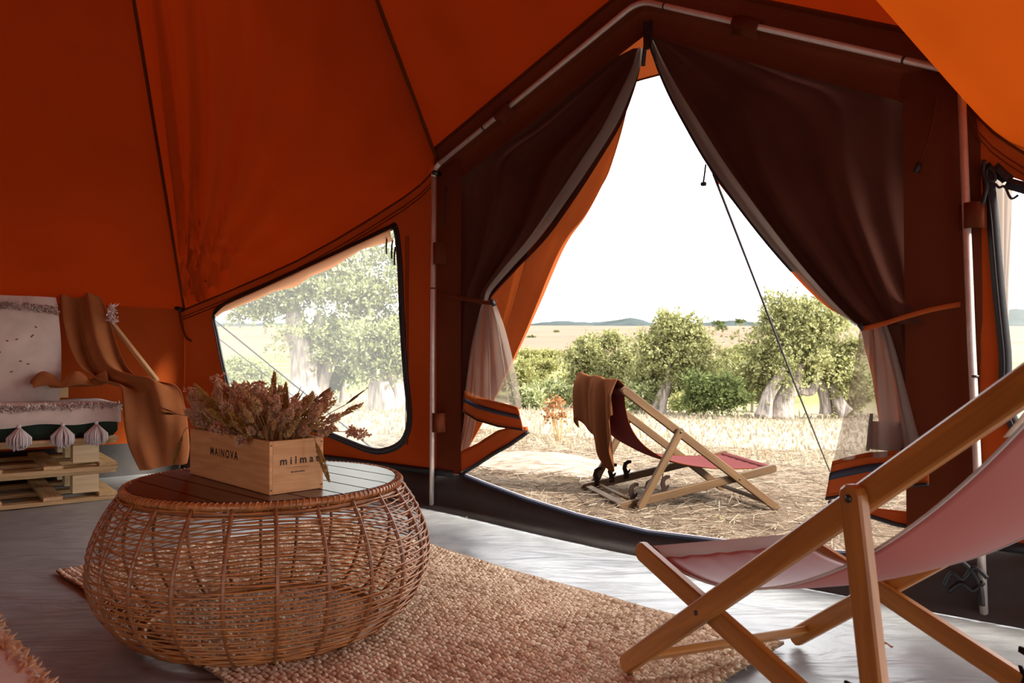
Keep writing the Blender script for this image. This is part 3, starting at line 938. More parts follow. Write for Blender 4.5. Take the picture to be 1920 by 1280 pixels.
hem_band('hem_band', [(2.026, 0.465), (2.077, 0.484), (2.14, 0.503), (2.235, 0.518), (2.343, 0.524)], [(2, 0.327), (2.058, 0.341), (2.139, 0.365), (2.234, 0.394), (2.342, 0.418)], M['hem'], rc, lambda s: -.04 + 0.03 * math.sin(s * 4), (0.30, 0.50), 0.006)
hem_band('hem_fold', [(1.991, 0.321), (2.04, 0.3), (2.122, 0.302), (2.227, 0.304), (2.36, 0.303)], [(1.995, 0.308), (2.049, 0.282), (2.131, 0.273), (2.227, 0.254), (2.359, 0.245)], M['hem'], rc, lambda s: 0.02, None, 0.008)
sheet('mesh_hanging', drape(rows_of([(2.265, 0.511), (2.281, 0.449), (2.301, 0.381)], [(2.45, 0.526), (2.45, 0.465), (2.449, 0.376)], [.04, .04, .04], [.01, .012, .01]), 20, 4, 2.0), M['mesh'], rc)
ribbon('tie_strap', smooth_path([DP(*p, n) for p, n in zip([(2.12, 0.955), (2.142, 0.943), (2.205, 0.958), (2.273, 0.98), (2.355, 1.003), (2.434, 1.018)], [.0, -.06, -.055, -.05, -.04, -.02])]), Vector((0, 0, 1)), 0.017, M['hem'], rc)
tube('strap_toggle', [DP(*p, -.055) for p in [(2.125, 0.959), (2.139, 0.94)]], 0.010, M['black'], rc, 8)
# dark straps of the curtain lying at the foot of the right pole
for pts in ([(2.382, 0.085), (2.406, 0.135), (2.438, 0.119), (2.471, 0.163), (2.507, 0.135)], [(2.396, 0.07), (2.433, 0.105), (2.466, 0.087), (2.496, 0.12)], [(2.431, 0.179), (2.464, 0.15), (2.487, 0.103), (2.492, 0.044)]):
    tube('loose_strap', smooth_path([DP(u, max(z, 0.03), -0.06) for u, z in pts], 5), 0.008, M['black'], rc, 6)

# black zip tab where the curtains meet under the arch
zt = thing('zip_tab', DP(1.24, 2.2, -0.01), 'black zip end where both door curtains meet at the top', 'zip')
za, zb = [(1.267, 2.284), (1.267, 2.164)]
bar('webbing', DP(za[0], za[1], -.012), DP(zb[0], zb[1], -.012), 0.040, 0.010, DN, M['black'], zt)
bar('slider', DP(zb[0], zb[1] + .03, -.022), DP(zb[0], zb[1] - .01, -.022), 0.022, 0.012, DN, M['steel'], zt, True, True)
for s_ in (-1, 1):
    tube('zip_edge', smooth_path([DP(zb[0] + s_ * .012, zb[1] + .02, -.01), DP(zb[0] + s_ * .022, zb[1] - .02, -.005), DP(zb[0] + s_ * .034, zb[1] - .06, .01)]), 0.009, M['black'], zt, 6)

# ------------------------------------------------------------------ aluminium frame of the door
fr = thing('door_frame', DP(0, 0.06), 'bent aluminium pole frame of the tent door', 'tent frame')
def fillet(a, b, c, r, k=8):
    a, b, c = Vector(a), Vector(b), Vector(c)
    d1, d2 = (a - b).normalized(), (c - b).normalized()
    return [(b + d1 * r).lerp(b, t).lerp(b.lerp(b + d2 * r, t), t) for t in np.linspace(0, 1, k)]
ZL, ZR = floor_z(*PL.xy) + 0.004, 0.0
tube('upright_pole', [DP(0, 0.062, -.035), DP(0.003, 0.35, -.035), DP(0.006, 0.9, -.035), DP(0.010, 1.79, -.035)], 0.0125, M['alu'], fr, 12)
tube('upright_pole', [DP(UR, 0.004, -.035), DP(UR - .01, 0.35, -.035), DP(UR - .028, 0.9, -.035), DP(2.445, 1.73, -.035)], 0.0125, M['alu'], fr, 12)
eL, eA, eR = DP(*EL, -.035), DP(*EA, -.035), DP(*ER, -.035)
e1 = eL.lerp(eA, .10); e2 = eA.lerp(eR, .90)
tube('arch_pole', [eL.lerp(eA, .04)] + fillet(e1, eA, eR, 0.07) + [eR.lerp(eA, .04)], 0.0125, M['alu'], fr, 12)
for e, a, d in ((eL, eA, -1), (eR, eA, 1)):
    el = tube('elbow', fillet(e + Vector((0, 0, -.05)), e, e.lerp(a, .06), 0.045), 0.014, M['alu'], fr, 10)
    tube('pivot_bolt', [e - DN * .022 + Vector((0, 0, -.03)) + DU * .02, e + DN * .02 + Vector((0, 0, -.03)) + DU * .02], 0.013, M['steel'], el, 10)
for p, dr in ((DP(0.007, 1.2, -.035), Vector((0, 0, 1))), (eL.lerp(eA, .28), eA - eL), (eA.lerp(eR, .10), eR - eA), (eA.lerp(eR, .86), eR - eA), (DP(UR - .02, .78, -.035), Vector((0, 0, 1)))):
    dr = dr.normalized()
    tube('joint_ring', [p - dr * .004, p + dr * .004], 0.0138, M['steel'], fr, 12)
def sleeve(p, dr, ln):
    dr = Vector(dr).normalized()
    s = dr.cross(DN).normalized()
    G = []
    for a in np.linspace(-2.2, 2.2, 12):
        q = p - DN * (math.cos(a) * .021) + s * (math.sin(a) * .024)
        if abs(a) > 2.0: q = q + s * (0.02 if a > 0 else -0.02) + DN * .014
        G.append([q - dr * ln / 2, q + dr * ln / 2])
    sheet('canvas_sleeve', G, M['band_canvas'], fr, thick=0.003)
V3 = Vector((0, 0, 1))
def frame_pt(u, z): return DP(u, z, -.035)
for (u, z), ln in zip([(0.042, 1.381), (0.037, 0.496)], (.115, .10)):
    sleeve(frame_pt(u, z), V3, ln)
sleeve(eL.lerp(eA, .385), eA - eL, .10)
sleeve(eA.lerp(eR, .395), eR - eA, .115)
(u, z), = [(2.471, 1.307)]
sleeve(frame_pt(u, z), V3, .085)

# ------------------------------------------------------------------ ropes outside
def rope(name, pts, r, label, group=None):
    V, Fc = tube_geo(pts, r, 6)
    return mk(name, V, Fc, M['rope'], smooth=True, label=label, cat='rope', group=group)
g0 = [(0.837, 3.2, 1.601)][0]
g1 = [(2.858, 6.972, -0.2)][0]
rope('guy_rope', [Vector(g0), Vector(g0).lerp(Vector(g1), .5) - Vector((0, 0, .015)), Vector(g1)], 0.0060, 'black guy rope slanting across the door opening to the ground')
wa, wb = [(-2.164, 5.6, 1.109)][0], [(-0.93, 5.2, 0.217)][0]
rope('guy_rope', [Vector(wa), Vector(wb)], 0.006, 'upper dark guy rope behind the left window')
wa, wb = [(-2.186, 5.7, 0.988)][0], [(-1.515, 5.5, 0.528)][0]
rope('guy_rope', [Vector(wa), Vector(wb)], 0.004, 'thinner lower guy rope behind the left window')
c0 = [(1.479, 1.655), (1.474, 1.617), (1.469, 1.584), (1.469, 1.573)]
cd = thing('pull_cord', DP(*c0[0], .10), 'short knotted cord hanging at the edge of the right curtain', 'cord')
tube('cord', smooth_path([DP(u, z, .10) for u, z in c0]), 0.004, M['rope'], cd, 5)
kn = DP(*c0[-1], .10)
V, Fc = tube_geo(smooth_path([kn + Vector((math.cos(a) * .007, math.sin(a) * .006, .004 * math.sin(a * 2.5))) for a in np.linspace(0, 11, 16)], 3), .006, 6)
mk('knot', V, Fc, M['rope'], cd, smooth=True)

# ------------------------------------------------------------------ jute rug
def jute_material():
    t = NT('jute_braid')
    g = t.add('ShaderNodeNewGeometry')
    tc = t.add('ShaderNodeTexCoord')
    nz = t.add('ShaderNodeTexNoise', Scale=2.5, Detail=5)
    t.link(tc.outputs['Object'], nz.inputs['Vector'])
    r1 = t.add('ShaderNodeValToRGB')
    e = r1.color_ramp.elements
    e[0].position = 0.0; e[0].color = (0.44, 0.29, 0.18, 1)
    e[1].position = 1.0; e[1].color = (0.86, 0.72, 0.53, 1)
    m = e.new(0.35); m.color = (0.74, 0.58, 0.40, 1)
    t.link(g.outputs['Random Per Island'], r1.inputs[0])
    hs = t.add('ShaderNodeHueSaturation')
    mr = t.add('ShaderNodeMapRange')
    mr.inputs['From Min'].default_value = .3; mr.inputs['From Max'].default_value = .7
    mr.inputs['To Min'].default_value = .85; mr.inputs['To Max'].default_value = 1.12
    t.link(nz.outputs[0], mr.inputs['Value']); t.link(mr.outputs[0], hs.inputs['Value']); t.link(r1.outputs[0], hs.inputs['Color'])
    p = t.add('ShaderNodeBsdfPrincipled', Roughness=0.95)
    p.inputs['Specular IOR Level'].default_value = 0.1
    t.link(hs.outputs[0], p.inputs['Base Color'])
    t.link(p.outputs[0], t.out.inputs[0])
    return t.m
M['jute'] = jute_material()
M['jute_base'] = solid('jute_backing', (0.25, 0.15, 0.085, 1), 1.0, 0.2, 30)
RX, RY = Vector((0.714, -0.70, 0)), Vector((0.70, 0.714, 0))
R0 = Vector((-1.773, 3.022, 0))
RLX, RLY = 2.36, 1.25
def rug_pt(a, b, h=0.0):
    a2 = a + 0.02 * fnoise(b * 4, a, 3)
    b2 = b + 0.018 * fnoise(a * 3.5, b * .5, 8)
    p = R0 + RX * a2 + RY * b2
    z = floor_z(p.x, p.y) + 0.010 + 0.010 * max(0, fnoise(a * 1.6, b * 1.6, 21)) + h
    if a > RLX - 0.35: z += 0.012 * ((a - RLX + 0.35) / 0.35) ** 2 * (0.5 + fnoise(a * 3, b * 5, 2))
    return Vector((p.x, p.y, z))
rug = thing('jute_rug', R0 + RX * RLX / 2 + RY * RLY / 2, 'braided natural jute rug on the grey tent floor', 'rug')
G = [[rug_pt(a, b) for a in np.linspace(0, RLX, 60)] for b in np.linspace(0, RLY, 34)]
sheet('backing', G, M['jute_base'], rug, thick=0.008)
SV, SF = [], []
rp_, cp_ = 0.0185, 0.021
nrow, ncol = int(RLY / rp_), int(RLX / cp_)
for j in range(nrow):
    for i in range(ncol):
        a = (i + 0.5 + (0.5 if j % 2 else 0)) * cp_ + RNG.normal(0, .0016)
        b = (j + 0.5) * rp_ + RNG.normal(0, .0013)
        if a > RLX - .004: continue
        ang = (0.55 if j % 2 else -0.55) + RNG.normal(0, .15)
        lx, ly = 0.0135 + RNG.normal(0, .001), 0.0078
        hgt = 0.0075 + RNG.normal(0, .0018)
        ca, sa = math.cos(ang), math.sin(ang)
        k = len(SV)
        for (x_, y_, h_) in ((lx, 0, .002), (lx * .45, ly, .004), (-lx * .45, ly, .004), (-lx, 0, .002), (-lx * .45, -ly, .004), (lx * .45, -ly, .004), (lx * .4, 0, hgt + .003), (-lx * .4, 0, hgt + .003)):
            SV.append(rug_pt(a + x_ * ca - y_ * sa, b + x_ * sa + y_ * ca, h_))
        for f in ((0, 1, 6), (1, 2, 7, 6), (2, 3, 7), (3, 4, 7), (4, 5, 6, 7), (5, 0, 6)):
            SF.append(tuple(k + q for q in f))
mk('braid', SV, SF, M['jute'], rug, smooth=True, kind='stuff')
# frayed ends along the rim
FV_, FF_ = [], []
for i in range(420):
    t_ = RNG.random()
    side = RNG.integers(0, 4)
    a, b, o = ((t_ * RLX, 0, -RY), (t_ * RLX, RLY, RY), (0, t_ * RLY, -RX), (RLX, t_ * RLY, RX))[side]
    p = rug_pt(a, b, 0.002)
    q = p + (o + (RX * RNG.normal(0, .6) + RY * RNG.normal(0, .6))) * RNG.uniform(.006, .022) + Vector((0, 0, RNG.uniform(-.006, .004)))
    s = (q - p).cross(Vector((0, 0, 1))).normalized() * .0018
    k = len(FV_)
    FV_ += [p - s, p + s, q]
    FF_.append((k, k + 1, k + 2))
mk('frayed_edge', FV_, FF_, M['jute'], rug, kind='stuff')

# ------------------------------------------------------------------ rattan drum table
TC = Vector((-0.77, 2.446, 0))
TZ0 = floor_z(TC.x, TC.y) + 0.018
TH = 0.45
tab = thing('rattan_table', TC, 'round rattan drum coffee table with dark plank top', 'table')
prof = [(0.0, .352), (.03, .405), (.07, .446), (.12, .480), (.18, .500), (.24, .503), (.30, .490), (.36, .463), (.405, .434), (.435, .412)]
pz, pr = np.array([p[0] for p in prof]), np.array([p[1] for p in prof])
def t_r(z):
    # smooth through the profile
    i = np.clip(np.searchsorted(pz, z) - 1, 0, len(pz) - 2)
    q = smooth_path([Vector((a, b, 0)) for a, b in prof], 8)
    return float(np.interp(z, [v.x for v in q], [v.y for v in q]))
NR = 24
for i in range(NR):
    a = 2 * math.pi * (i + .35) / NR
    pts = [(TC.x + t_r(z) * math.cos(a), TC.y + t_r(z) * math.sin(a), TZ0 + z) for z in np.linspace(0.004, .437, 26)]
    tube('rib', pts, 0.0060, M['rattan_dark'], tab, 7)
NH = 37
for k in range(NH):
    f = (k + .5) / NH
    z = 0.010 + 0.418 * f
    tilt_a, tilt = RNG.uniform(0, 6.28), RNG.uniform(0.0005, .0030)
    pts = []
    for j in range(96):
        a = 2 * math.pi * j / 96
        zz = z + tilt * math.cos(a - tilt_a) + 0.0016 * math.sin(a * 5 + k)
        wv = 0.0035 * (1 if math.cos(a * NR / 2 - .35 * math.pi + (math.pi if k % 2 else 0)) > 0 else -1)
        r = t_r(min(max(zz, .0), .435)) + wv * min(1, abs(math.cos(a * NR / 2 - .35 * math.pi)) * 2.2)
        pts.append((TC.x + r * math.cos(a), TC.y + r * math.sin(a), TZ0 + zz))
    tube('rattan_hoop', pts, 0.0027, M['rattan'], tab, 5, True)
def ring(name, r, z, rad, mat, parent, n=96):
    return tube(name, [(TC.x + r * math.cos(2 * math.pi * j / n), TC.y + r * math.sin(2 * math.pi * j / n), TZ0 + z) for j in range(n)], rad, mat, parent, 8, True)
ring('base_ring', .352, .009, .010, M['rattan'], tab)
ring('rim_ring', .409, .4365, .0115, M['rattan'], tab)
ring('rim_ring', .414, .418, .007, M['rattan_dark'], tab)
# wrapping around the rim, a fine coil
coil = []
for j in range(96 * 12):
    a = 2 * math.pi * j / (96 * 12)
    b = a * 150
    r = .409 + .0125 * math.cos(b)
    coil.append((TC.x + r * math.cos(a), TC.y + r * math.sin(a), TZ0 + .4365 + .0125 * math.sin(b)))
tube('rim_wrapping', coil, .0022, M['rattan'], tab, 4, True)
# under-frame that carries the top
for ang in (0.3, 0.3 + math.pi / 2):
    d = Vector((math.cos(ang), math.sin(ang), 0)) * .40
    bar('under_rail', TC - d + Vector((0, 0, TZ0 + .415)), TC + d + Vector((0, 0, TZ0 + .415)), .03, .016, V3, M['plank'], tab)
PX = Vector((0.735, -0.678, 0))
PY = Vector((0.678, 0.735, 0))
npl, RT = 8, .398
pw = 2 * RT / npl
for i in range(npl):
    y0, y1 = -RT + i * pw + .0028, -RT + (i + 1) * pw - .0028
    up, dn = [], []
    for y in np.linspace(y0, y1, 7):
        x = math.sqrt(max(RT ** 2 - y * y, 1e-6))
        up.append((x, y)); dn.append((-x, y))
    out = up + dn[::-1]
    yc = (y0 + y1) / 2
    V, Fc = plate([(x, y - yc) for x, y in out], .016, .0015)
    mk('plank', V, Fc, M['plank'], tab, frame=axes(TC + PY * yc + Vector((0, 0, TZ0 + .4405)), PX, V3))
TTOP = TZ0 + .4485

# ------------------------------------------------------------------ wine crate with dried flowers
BX = Vector((0.70, -0.714, 0)).normalized()      # along the long side, towards the viewer
BY = Vector((0.714, 0.70, 0)).normalized()       # along the short side
BF = Vector((-0.671, 2.145, TTOP + .001))        # front lower corner
BLN, BWD, BHT, BT = 0.545, 0.168, 0.148, 0.010
crate = thing('wine_crate', BF - BX * BLN / 2 + BY * BWD / 2, 'small pine wine crate of dried flowers on the rattan table', 'crate')
def side(name, o, x, ln, th, n):
    # o: lower corner, x along the board, n: outward normal
    f = axes(o + x * ln / 2 + V3 * BHT / 2 - n * th / 2, x, n)
    return boxm(name, (ln, BHT, th), f, M['box'], crate, .0012)
s_long = side('side_panel', BF - BX * BLN, BX, BLN, BT, -BY)
side('side_panel', BF - BX * BLN + BY * BWD, BX, BLN, BT, BY)
s_end = side('end_panel', BF + BY * BT, BY, BWD - 2 * BT, BT, BX)
side('end_panel', BF - BX * BLN + BY * BT, BY, BWD - 2 * BT, BT, -BX)
boxm('base_panel', (BLN - 2 * BT, BWD - 2 * BT, .008), axes(BF - BX * BLN / 2 + BY * BWD / 2 + V3 * .005, BX, V3), M['box'], crate, .001)
boxm('moss_filling', (BLN - 2 * BT - .002, BWD - 2 * BT - .002, .02), axes(BF - BX * BLN / 2 + BY * BWD / 2 + V3 * .10, BX, V3), M['fleck'], crate, .004)
def lettering(txt, size, pos, x, n, parent, spacing=1.0, bold=0.0):
    cu = bpy.data.curves.new('lettering', 'FONT')
    cu.body = txt
    cu.size = size
    cu.space_character = spacing
    cu.align_x = 'CENTER'
    cu.extrude = 0.0002
    cu.offset = bold
    cu.materials.append(M['ink'])
    tmp = bpy.data.objects.new('lettering_curve', cu)
    COL.objects.link(tmp)
    dg = bpy.context.evaluated_depsgraph_get()
    me = bpy.data.meshes.new_from_object(tmp.evaluated_get(dg))
    bpy.data.objects.remove(tmp)
    o = bpy.data.objects.new('lettering', me)
    COL.objects.link(o)
    place(o, parent, axes(pos, x, n))
    return o
lettering('milmat', .030, BF + BY * (BWD * .55) + BX * .0006 + V3 * .080, BY, BX, s_end, 1.55, .0006)
lettering('MAINOVA', .034, BF - BX * (BLN * .535) - BY * .0006 + V3 * .078, BX, -BY, s_long, 1.35, .0006)
boxm('printed_rule', (.075, .0008, .0006), axes(BF + BY * (BWD * .52) + BX * .0006 + V3 * .070, BY, BX), M['fleck'], s_end, .0001)
for i in range(8):
    boxm('printed_mark', (.0034, .0042 - .001 * (i % 3 == 1), .0006), axes(BF + BY * (BWD * .52 - .020 + i * .0055) + BX * .0006 + V3 * .057, BY, BX), M['ink'], s_end, .0001)
for a, b in ((BT / 2, .012), (BT / 2, .136), (BWD - BT / 2, .012), (BWD - BT / 2, .136)):
    tube('nail', [BF + BY * a + BX * (-.002) + V3 * b, BF + BY * a + BX * .0008 + V3 * b], .0024, M['steel'], crate, 7)

# ---- dried flowers
M['bunny'] = leafy('bunny_tail_fluff', [(0.80, 0.52, 0.30, 1), (0.90, 0.66, 0.42, 1), (0.94, 0.78, 0.56, 1)], 0.5)
M['wheat'] = leafy('dry_ears', [(0.62, 0.38, 0.15, 1), (0.80, 0.56, 0.26, 1), (0.90, 0.72, 0.42, 1)], 0.5)
M['foxtail'] = leafy('golden_foxtail', [(0.50, 0.28, 0.06, 1), (0.66, 0.41, 0.12, 1), (0.78, 0.54, 0.20, 1)], 0.5)
M['statice'] = leafy('dusty_pink_petals', [(0.74, 0.38, 0.22, 1), (0.88, 0.58, 0.38, 1), (0.93, 0.76, 0.58, 1)], 0.5)
M['stem'] = solid('dry_stem', (0.30, 0.17, 0.06, 1), 0.8, 0.3, 60)
M['darkleaf'] = leafy('dark_dry_leaf', [(0.10, 0.045, 0.02, 1), (0.24, 0.12, 0.05, 1), (0.40, 0.22, 0.09, 1)], 0.5)
def axis_frame(d):
    d = Vector(d).normalized()
    u = d.orthogonal().normalized()
    return d, u, d.cross(u)
def head_mesh(kind, seed):
    """seed head along +Z from the origin"""
    r = np.random.default_rng(seed)
    V, Fc = [], []
    def spike(p, q, w):
        p, q = Vector(p), Vector(q)
        s = (q - p).orthogonal().normalized() * w
        s2 = (q - p).cross(s).normalized() * w
        k = len(V)
        m = p.lerp(q, .45)
        V.extend([p, m + s, m - s * .5 + s2 * .87, m - s * .5 - s2 * .87, q])
        Fc.extend([(k, k + 2, k + 1), (k, k + 3, k + 2), (k, k + 1, k + 3), (k + 4, k + 1, k + 2), (k + 4, k + 2, k + 3), (k + 4, k + 3, k + 1)])
    if kind == 'bunny':
        L_, R_, n = .038, .0125, 130
    elif kind == 'foxtail':
        L_, R_, n = .105, .0095, 330
    elif kind == 'wheat':
        L_, R_, n = .055, .007, 46
    elif kind == 'phalaris':
        L_, R_, n = .034, .009, 60
    elif kind == 'statice':
        for i in range(34):
            h = r.uniform(0, .05); a = r.uniform(0, 6.28); q = r.uniform(.002, .017) * (0.6 + h * 9)
            p = Vector((math.cos(a) * q, math.sin(a) * q, h))
            spike((0, 0, h * .5 - .01), p, .0006)
            for _ in range(4):
                d = Vector(r.normal(0, 1, 3)); d.normalize()
                spike(p, p + d * .0085, .0032)
        return V, Fc
    elif kind == 'blade':
        for i in range(3):
            a = r.uniform(0, 6.28)
            spike((0, 0, 0), (math.cos(a) * .012, math.sin(a) * .012, .05 + r.uniform(0, .03)), .0028)
        return V, Fc
    for i in range(n):
        f = (i + .5) / n
        a = i * 2.39996 + r.normal(0, .2)
        z = L_ * f
        rr = R_ * math.sin(math.pi * min(1, max(.06, f * .92 + .05))) ** .6
        out = Vector((math.cos(a), math.sin(a), 0))
        p = out * rr * .35 + Vector((0, 0, z))
        q = out * rr * r.uniform(.85, 1.2) + Vector((0, 0, z + R_ * r.uniform(.6, 1.5)))
        spike(p, q, {'bunny': .0016, 'foxtail': .0014, 'wheat': .0024, 'phalaris': .0024}[kind])
    return V, Fc
HEAD = {}
for kind, mt in (('bunny', 'bunny'), ('foxtail', 'foxtail'), ('wheat', 'wheat'), ('phalaris', 'wheat'), ('statice', 'statice'), ('blade', 'darkleaf')):
    HEAD[kind] = [mesh('seed_head', *head_mesh(kind, 40 + q), M[mt], True) for q in range(3)]
FL = {'bunny': ('bunny_tail', 'fluffy beige bunny tail grass among the dried flowers in the crate', 'bunny tails in the crate'),
      'foxtail': ('foxtail_grass', 'golden foxtail grass among the dried flowers in the crate', 'foxtails in the crate'),
      'wheat': ('dried_ear', 'dry brown cereal ear among the dried flowers in the crate', 'cereal ears in the crate'),
      'phalaris': ('canary_grass', 'short tan canary grass head among the dried flowers in the crate', 'canary grass in the crate'),
      'statice': ('dried_statice', 'dusty pink statice sprig among the dried flowers in the crate', 'statice sprigs in the crate'),
      'blade': ('dried_leaf_sprig', 'dark dry leaf sprig among the dried flowers in the crate', 'leaf sprigs in the crate')}
def flower(kind, root, tip_dir, length, bend=0.0, label=None, scale=1.0, droop=None, where=None):
    nm, lb, gp = FL[kind]
    if where:
        lb = lb.replace('among the dried flowers in the crate', 'at the %s of the flower crate' % where)
        gp = gp + ', ' + where
    d = Vector(tip_dir).normalized()
    root = Vector(root)
    if droop is None:
        pts = smooth_path([root, root + (d * .5 + V3 * .22) * length * .8, root + d * length + V3 * bend], 4)
    else:
        pts = smooth_path([root] + [Vector(p) for p in droop], 4)
    t = thing(nm, root, label or lb, 'dried flower', None if label else gp)
    tube('stem', pts, .0012, M['stem'], t, 4)
    hd = bpy.data.objects.new('seed_head', random.choice(HEAD[kind]))
    COL.objects.link(hd)
    e = (pts[-1] - pts[-2]).normalized()
    q = e.to_track_quat('Z', 'Y').to_matrix().to_4x4()
    place(hd, t, Matrix.Translation(pts[-1] - e * .004) @ q @ Matrix.Rotation(random.uniform(0, 6.28), 4, 'Z') @ Matrix.Scale(scale, 4))
    return t
def crate_pt(a, b, z): return BF - BX * (BLN * a) + BY * (BWD * b) + V3 * z
kinds = ['bunny'] * 66 + ['wheat'] * 60 + ['phalaris'] * 56 + ['statice'] * 30 + ['foxtail'] * 10 + ['blade'] * 12
random.shuffle(kinds)
for i, kd in enumerate(kinds):
    a, b = random.uniform(.05, .95), random.uniform(.10, .90)
    root = crate_pt(a, b, .108)
    out = -BX * (a - .5) * 1.5 + BY * (b - .5) * 1.0 + Vector((random.gauss(0, .28), random.gauss(0, .28), 0))
    d = out * .72 + V3 * random.uniform(.55, 1.0)
    ln = random.uniform(.05, .145) * (1.0 if kd != 'foxtail' else .75)
    flower(kd, root, d, ln, scale=random.uniform(1.0, 1.35), where=('lettered end', 'middle', 'sofa end')[min(2, int(a * 3))])
# the ones that stick out and can be told apart
flower('foxtail', crate_pt(.10, .55, .12), V3, .1, label='golden foxtail drooping over the lettered end of the crate', scale=1.05,
       droop=[crate_pt(.02, .62, .165), crate_pt(-.04, .72, .155)] + [crate_pt(-.055, .76, .135)])
flower('foxtail', crate_pt(.93, .35, .12), V3, .1, label='foxtail hanging over the far left corner of the crate', scale=.9,
       droop=[crate_pt(.99, .1, .155), crate_pt(1.03, -.05, .145), crate_pt(1.045, -.10, .12)])
flower('bunny', crate_pt(.34, .2, .12), V3, .1, label='pale bunny tail leaning over the long side of the crate', scale=1.35,
       droop=[crate_pt(.30, .05, .158), crate_pt(.27, -.03, .160), crate_pt(.24, -.10, .155)])
flower('statice', crate_pt(.05, .85, .12), BX * .9 + BY * .5 + V3 * .4, .13, label='pale pink sprig spreading past the right end of the crate', scale=1.3)
flower('blade', crate_pt(.08, .8, .12), BX * .6 + BY * .5 + V3 * .8, .17, label='long dark leaf sprig pointing right above the crate', scale=1.2)
flower('blade', crate_pt(.97, .3, .12), -BX * 1.0 - BY * .4 + V3 * .55, .15, label='dark leaf sprig reaching left towards the sofa throw', scale=1.2)
flower('statice', crate_pt(.8, .4, .12), -BX * .3 + V3 * 1.0, .155, label='tallest pale sprig at the sofa end of the crate', scale=1.3)

# ------------------------------------------------------------------ deck chairs
def hook_mesh():
    """C-shaped notch hook standing up along +Y, opening towards +X"""
    pts = [(0.000, -.020), (.000, .012), (-.004, .030), (.004, .048), (.020, .054), (.034, .052)]
    w = [.011, .011, .010, .009, .008, .006]
    V, Fc = [], []
    P = [Vector((x, y, 0)) for x, y in pts]
    n = len(P)
    for z in (-.0025, .0025):
        for i, p in enumerate(P):
            t = (P[min(i + 1, n - 1)] - P[max(i - 1, 0)]).normalized()
            s = Vector((-t.y, t.x, 0)) * w[i]
            V += [p + s + Vector((0, 0, z)), p - s + Vector((0, 0, z))]
    k = 2 * n
    for i in range(n - 1):
        a = 2 * i
        Fc += [(a, a + 1, a + 3, a + 2), (k + a, k + a + 2, k + a + 3, k + a + 1), (a, a + 2, k + a + 2, k + a), (a + 1, k + a + 1, k + a + 3, a + 3)]
    Fc += [(0, k, k + 1, 1), (2 * n - 2, 2 * n - 1, k + 2 * n - 1, k + 2 * n - 2)]
    # lower lip of the C
    b = len(V)
    for z in (-.0025, .0025):
        V += [Vector((.004, .000, z)), Vector((.018, .006, z)), Vector((.026, .018, z)), Vector((.020, .020, z)), Vector((.012, .013, z)), Vector((.002, .012, z))]
    Fc += [tuple(range(b, b + 6))[::-1], tuple(range(b + 6, b + 12))] + [(b + i, b + (i + 1) % 6, b + 6 + (i + 1) % 6, b + 6 + i) for i in range(6)]
    return V, Fc
HOOK = mesh('notch_hook', *hook_mesh(), M['hook'])

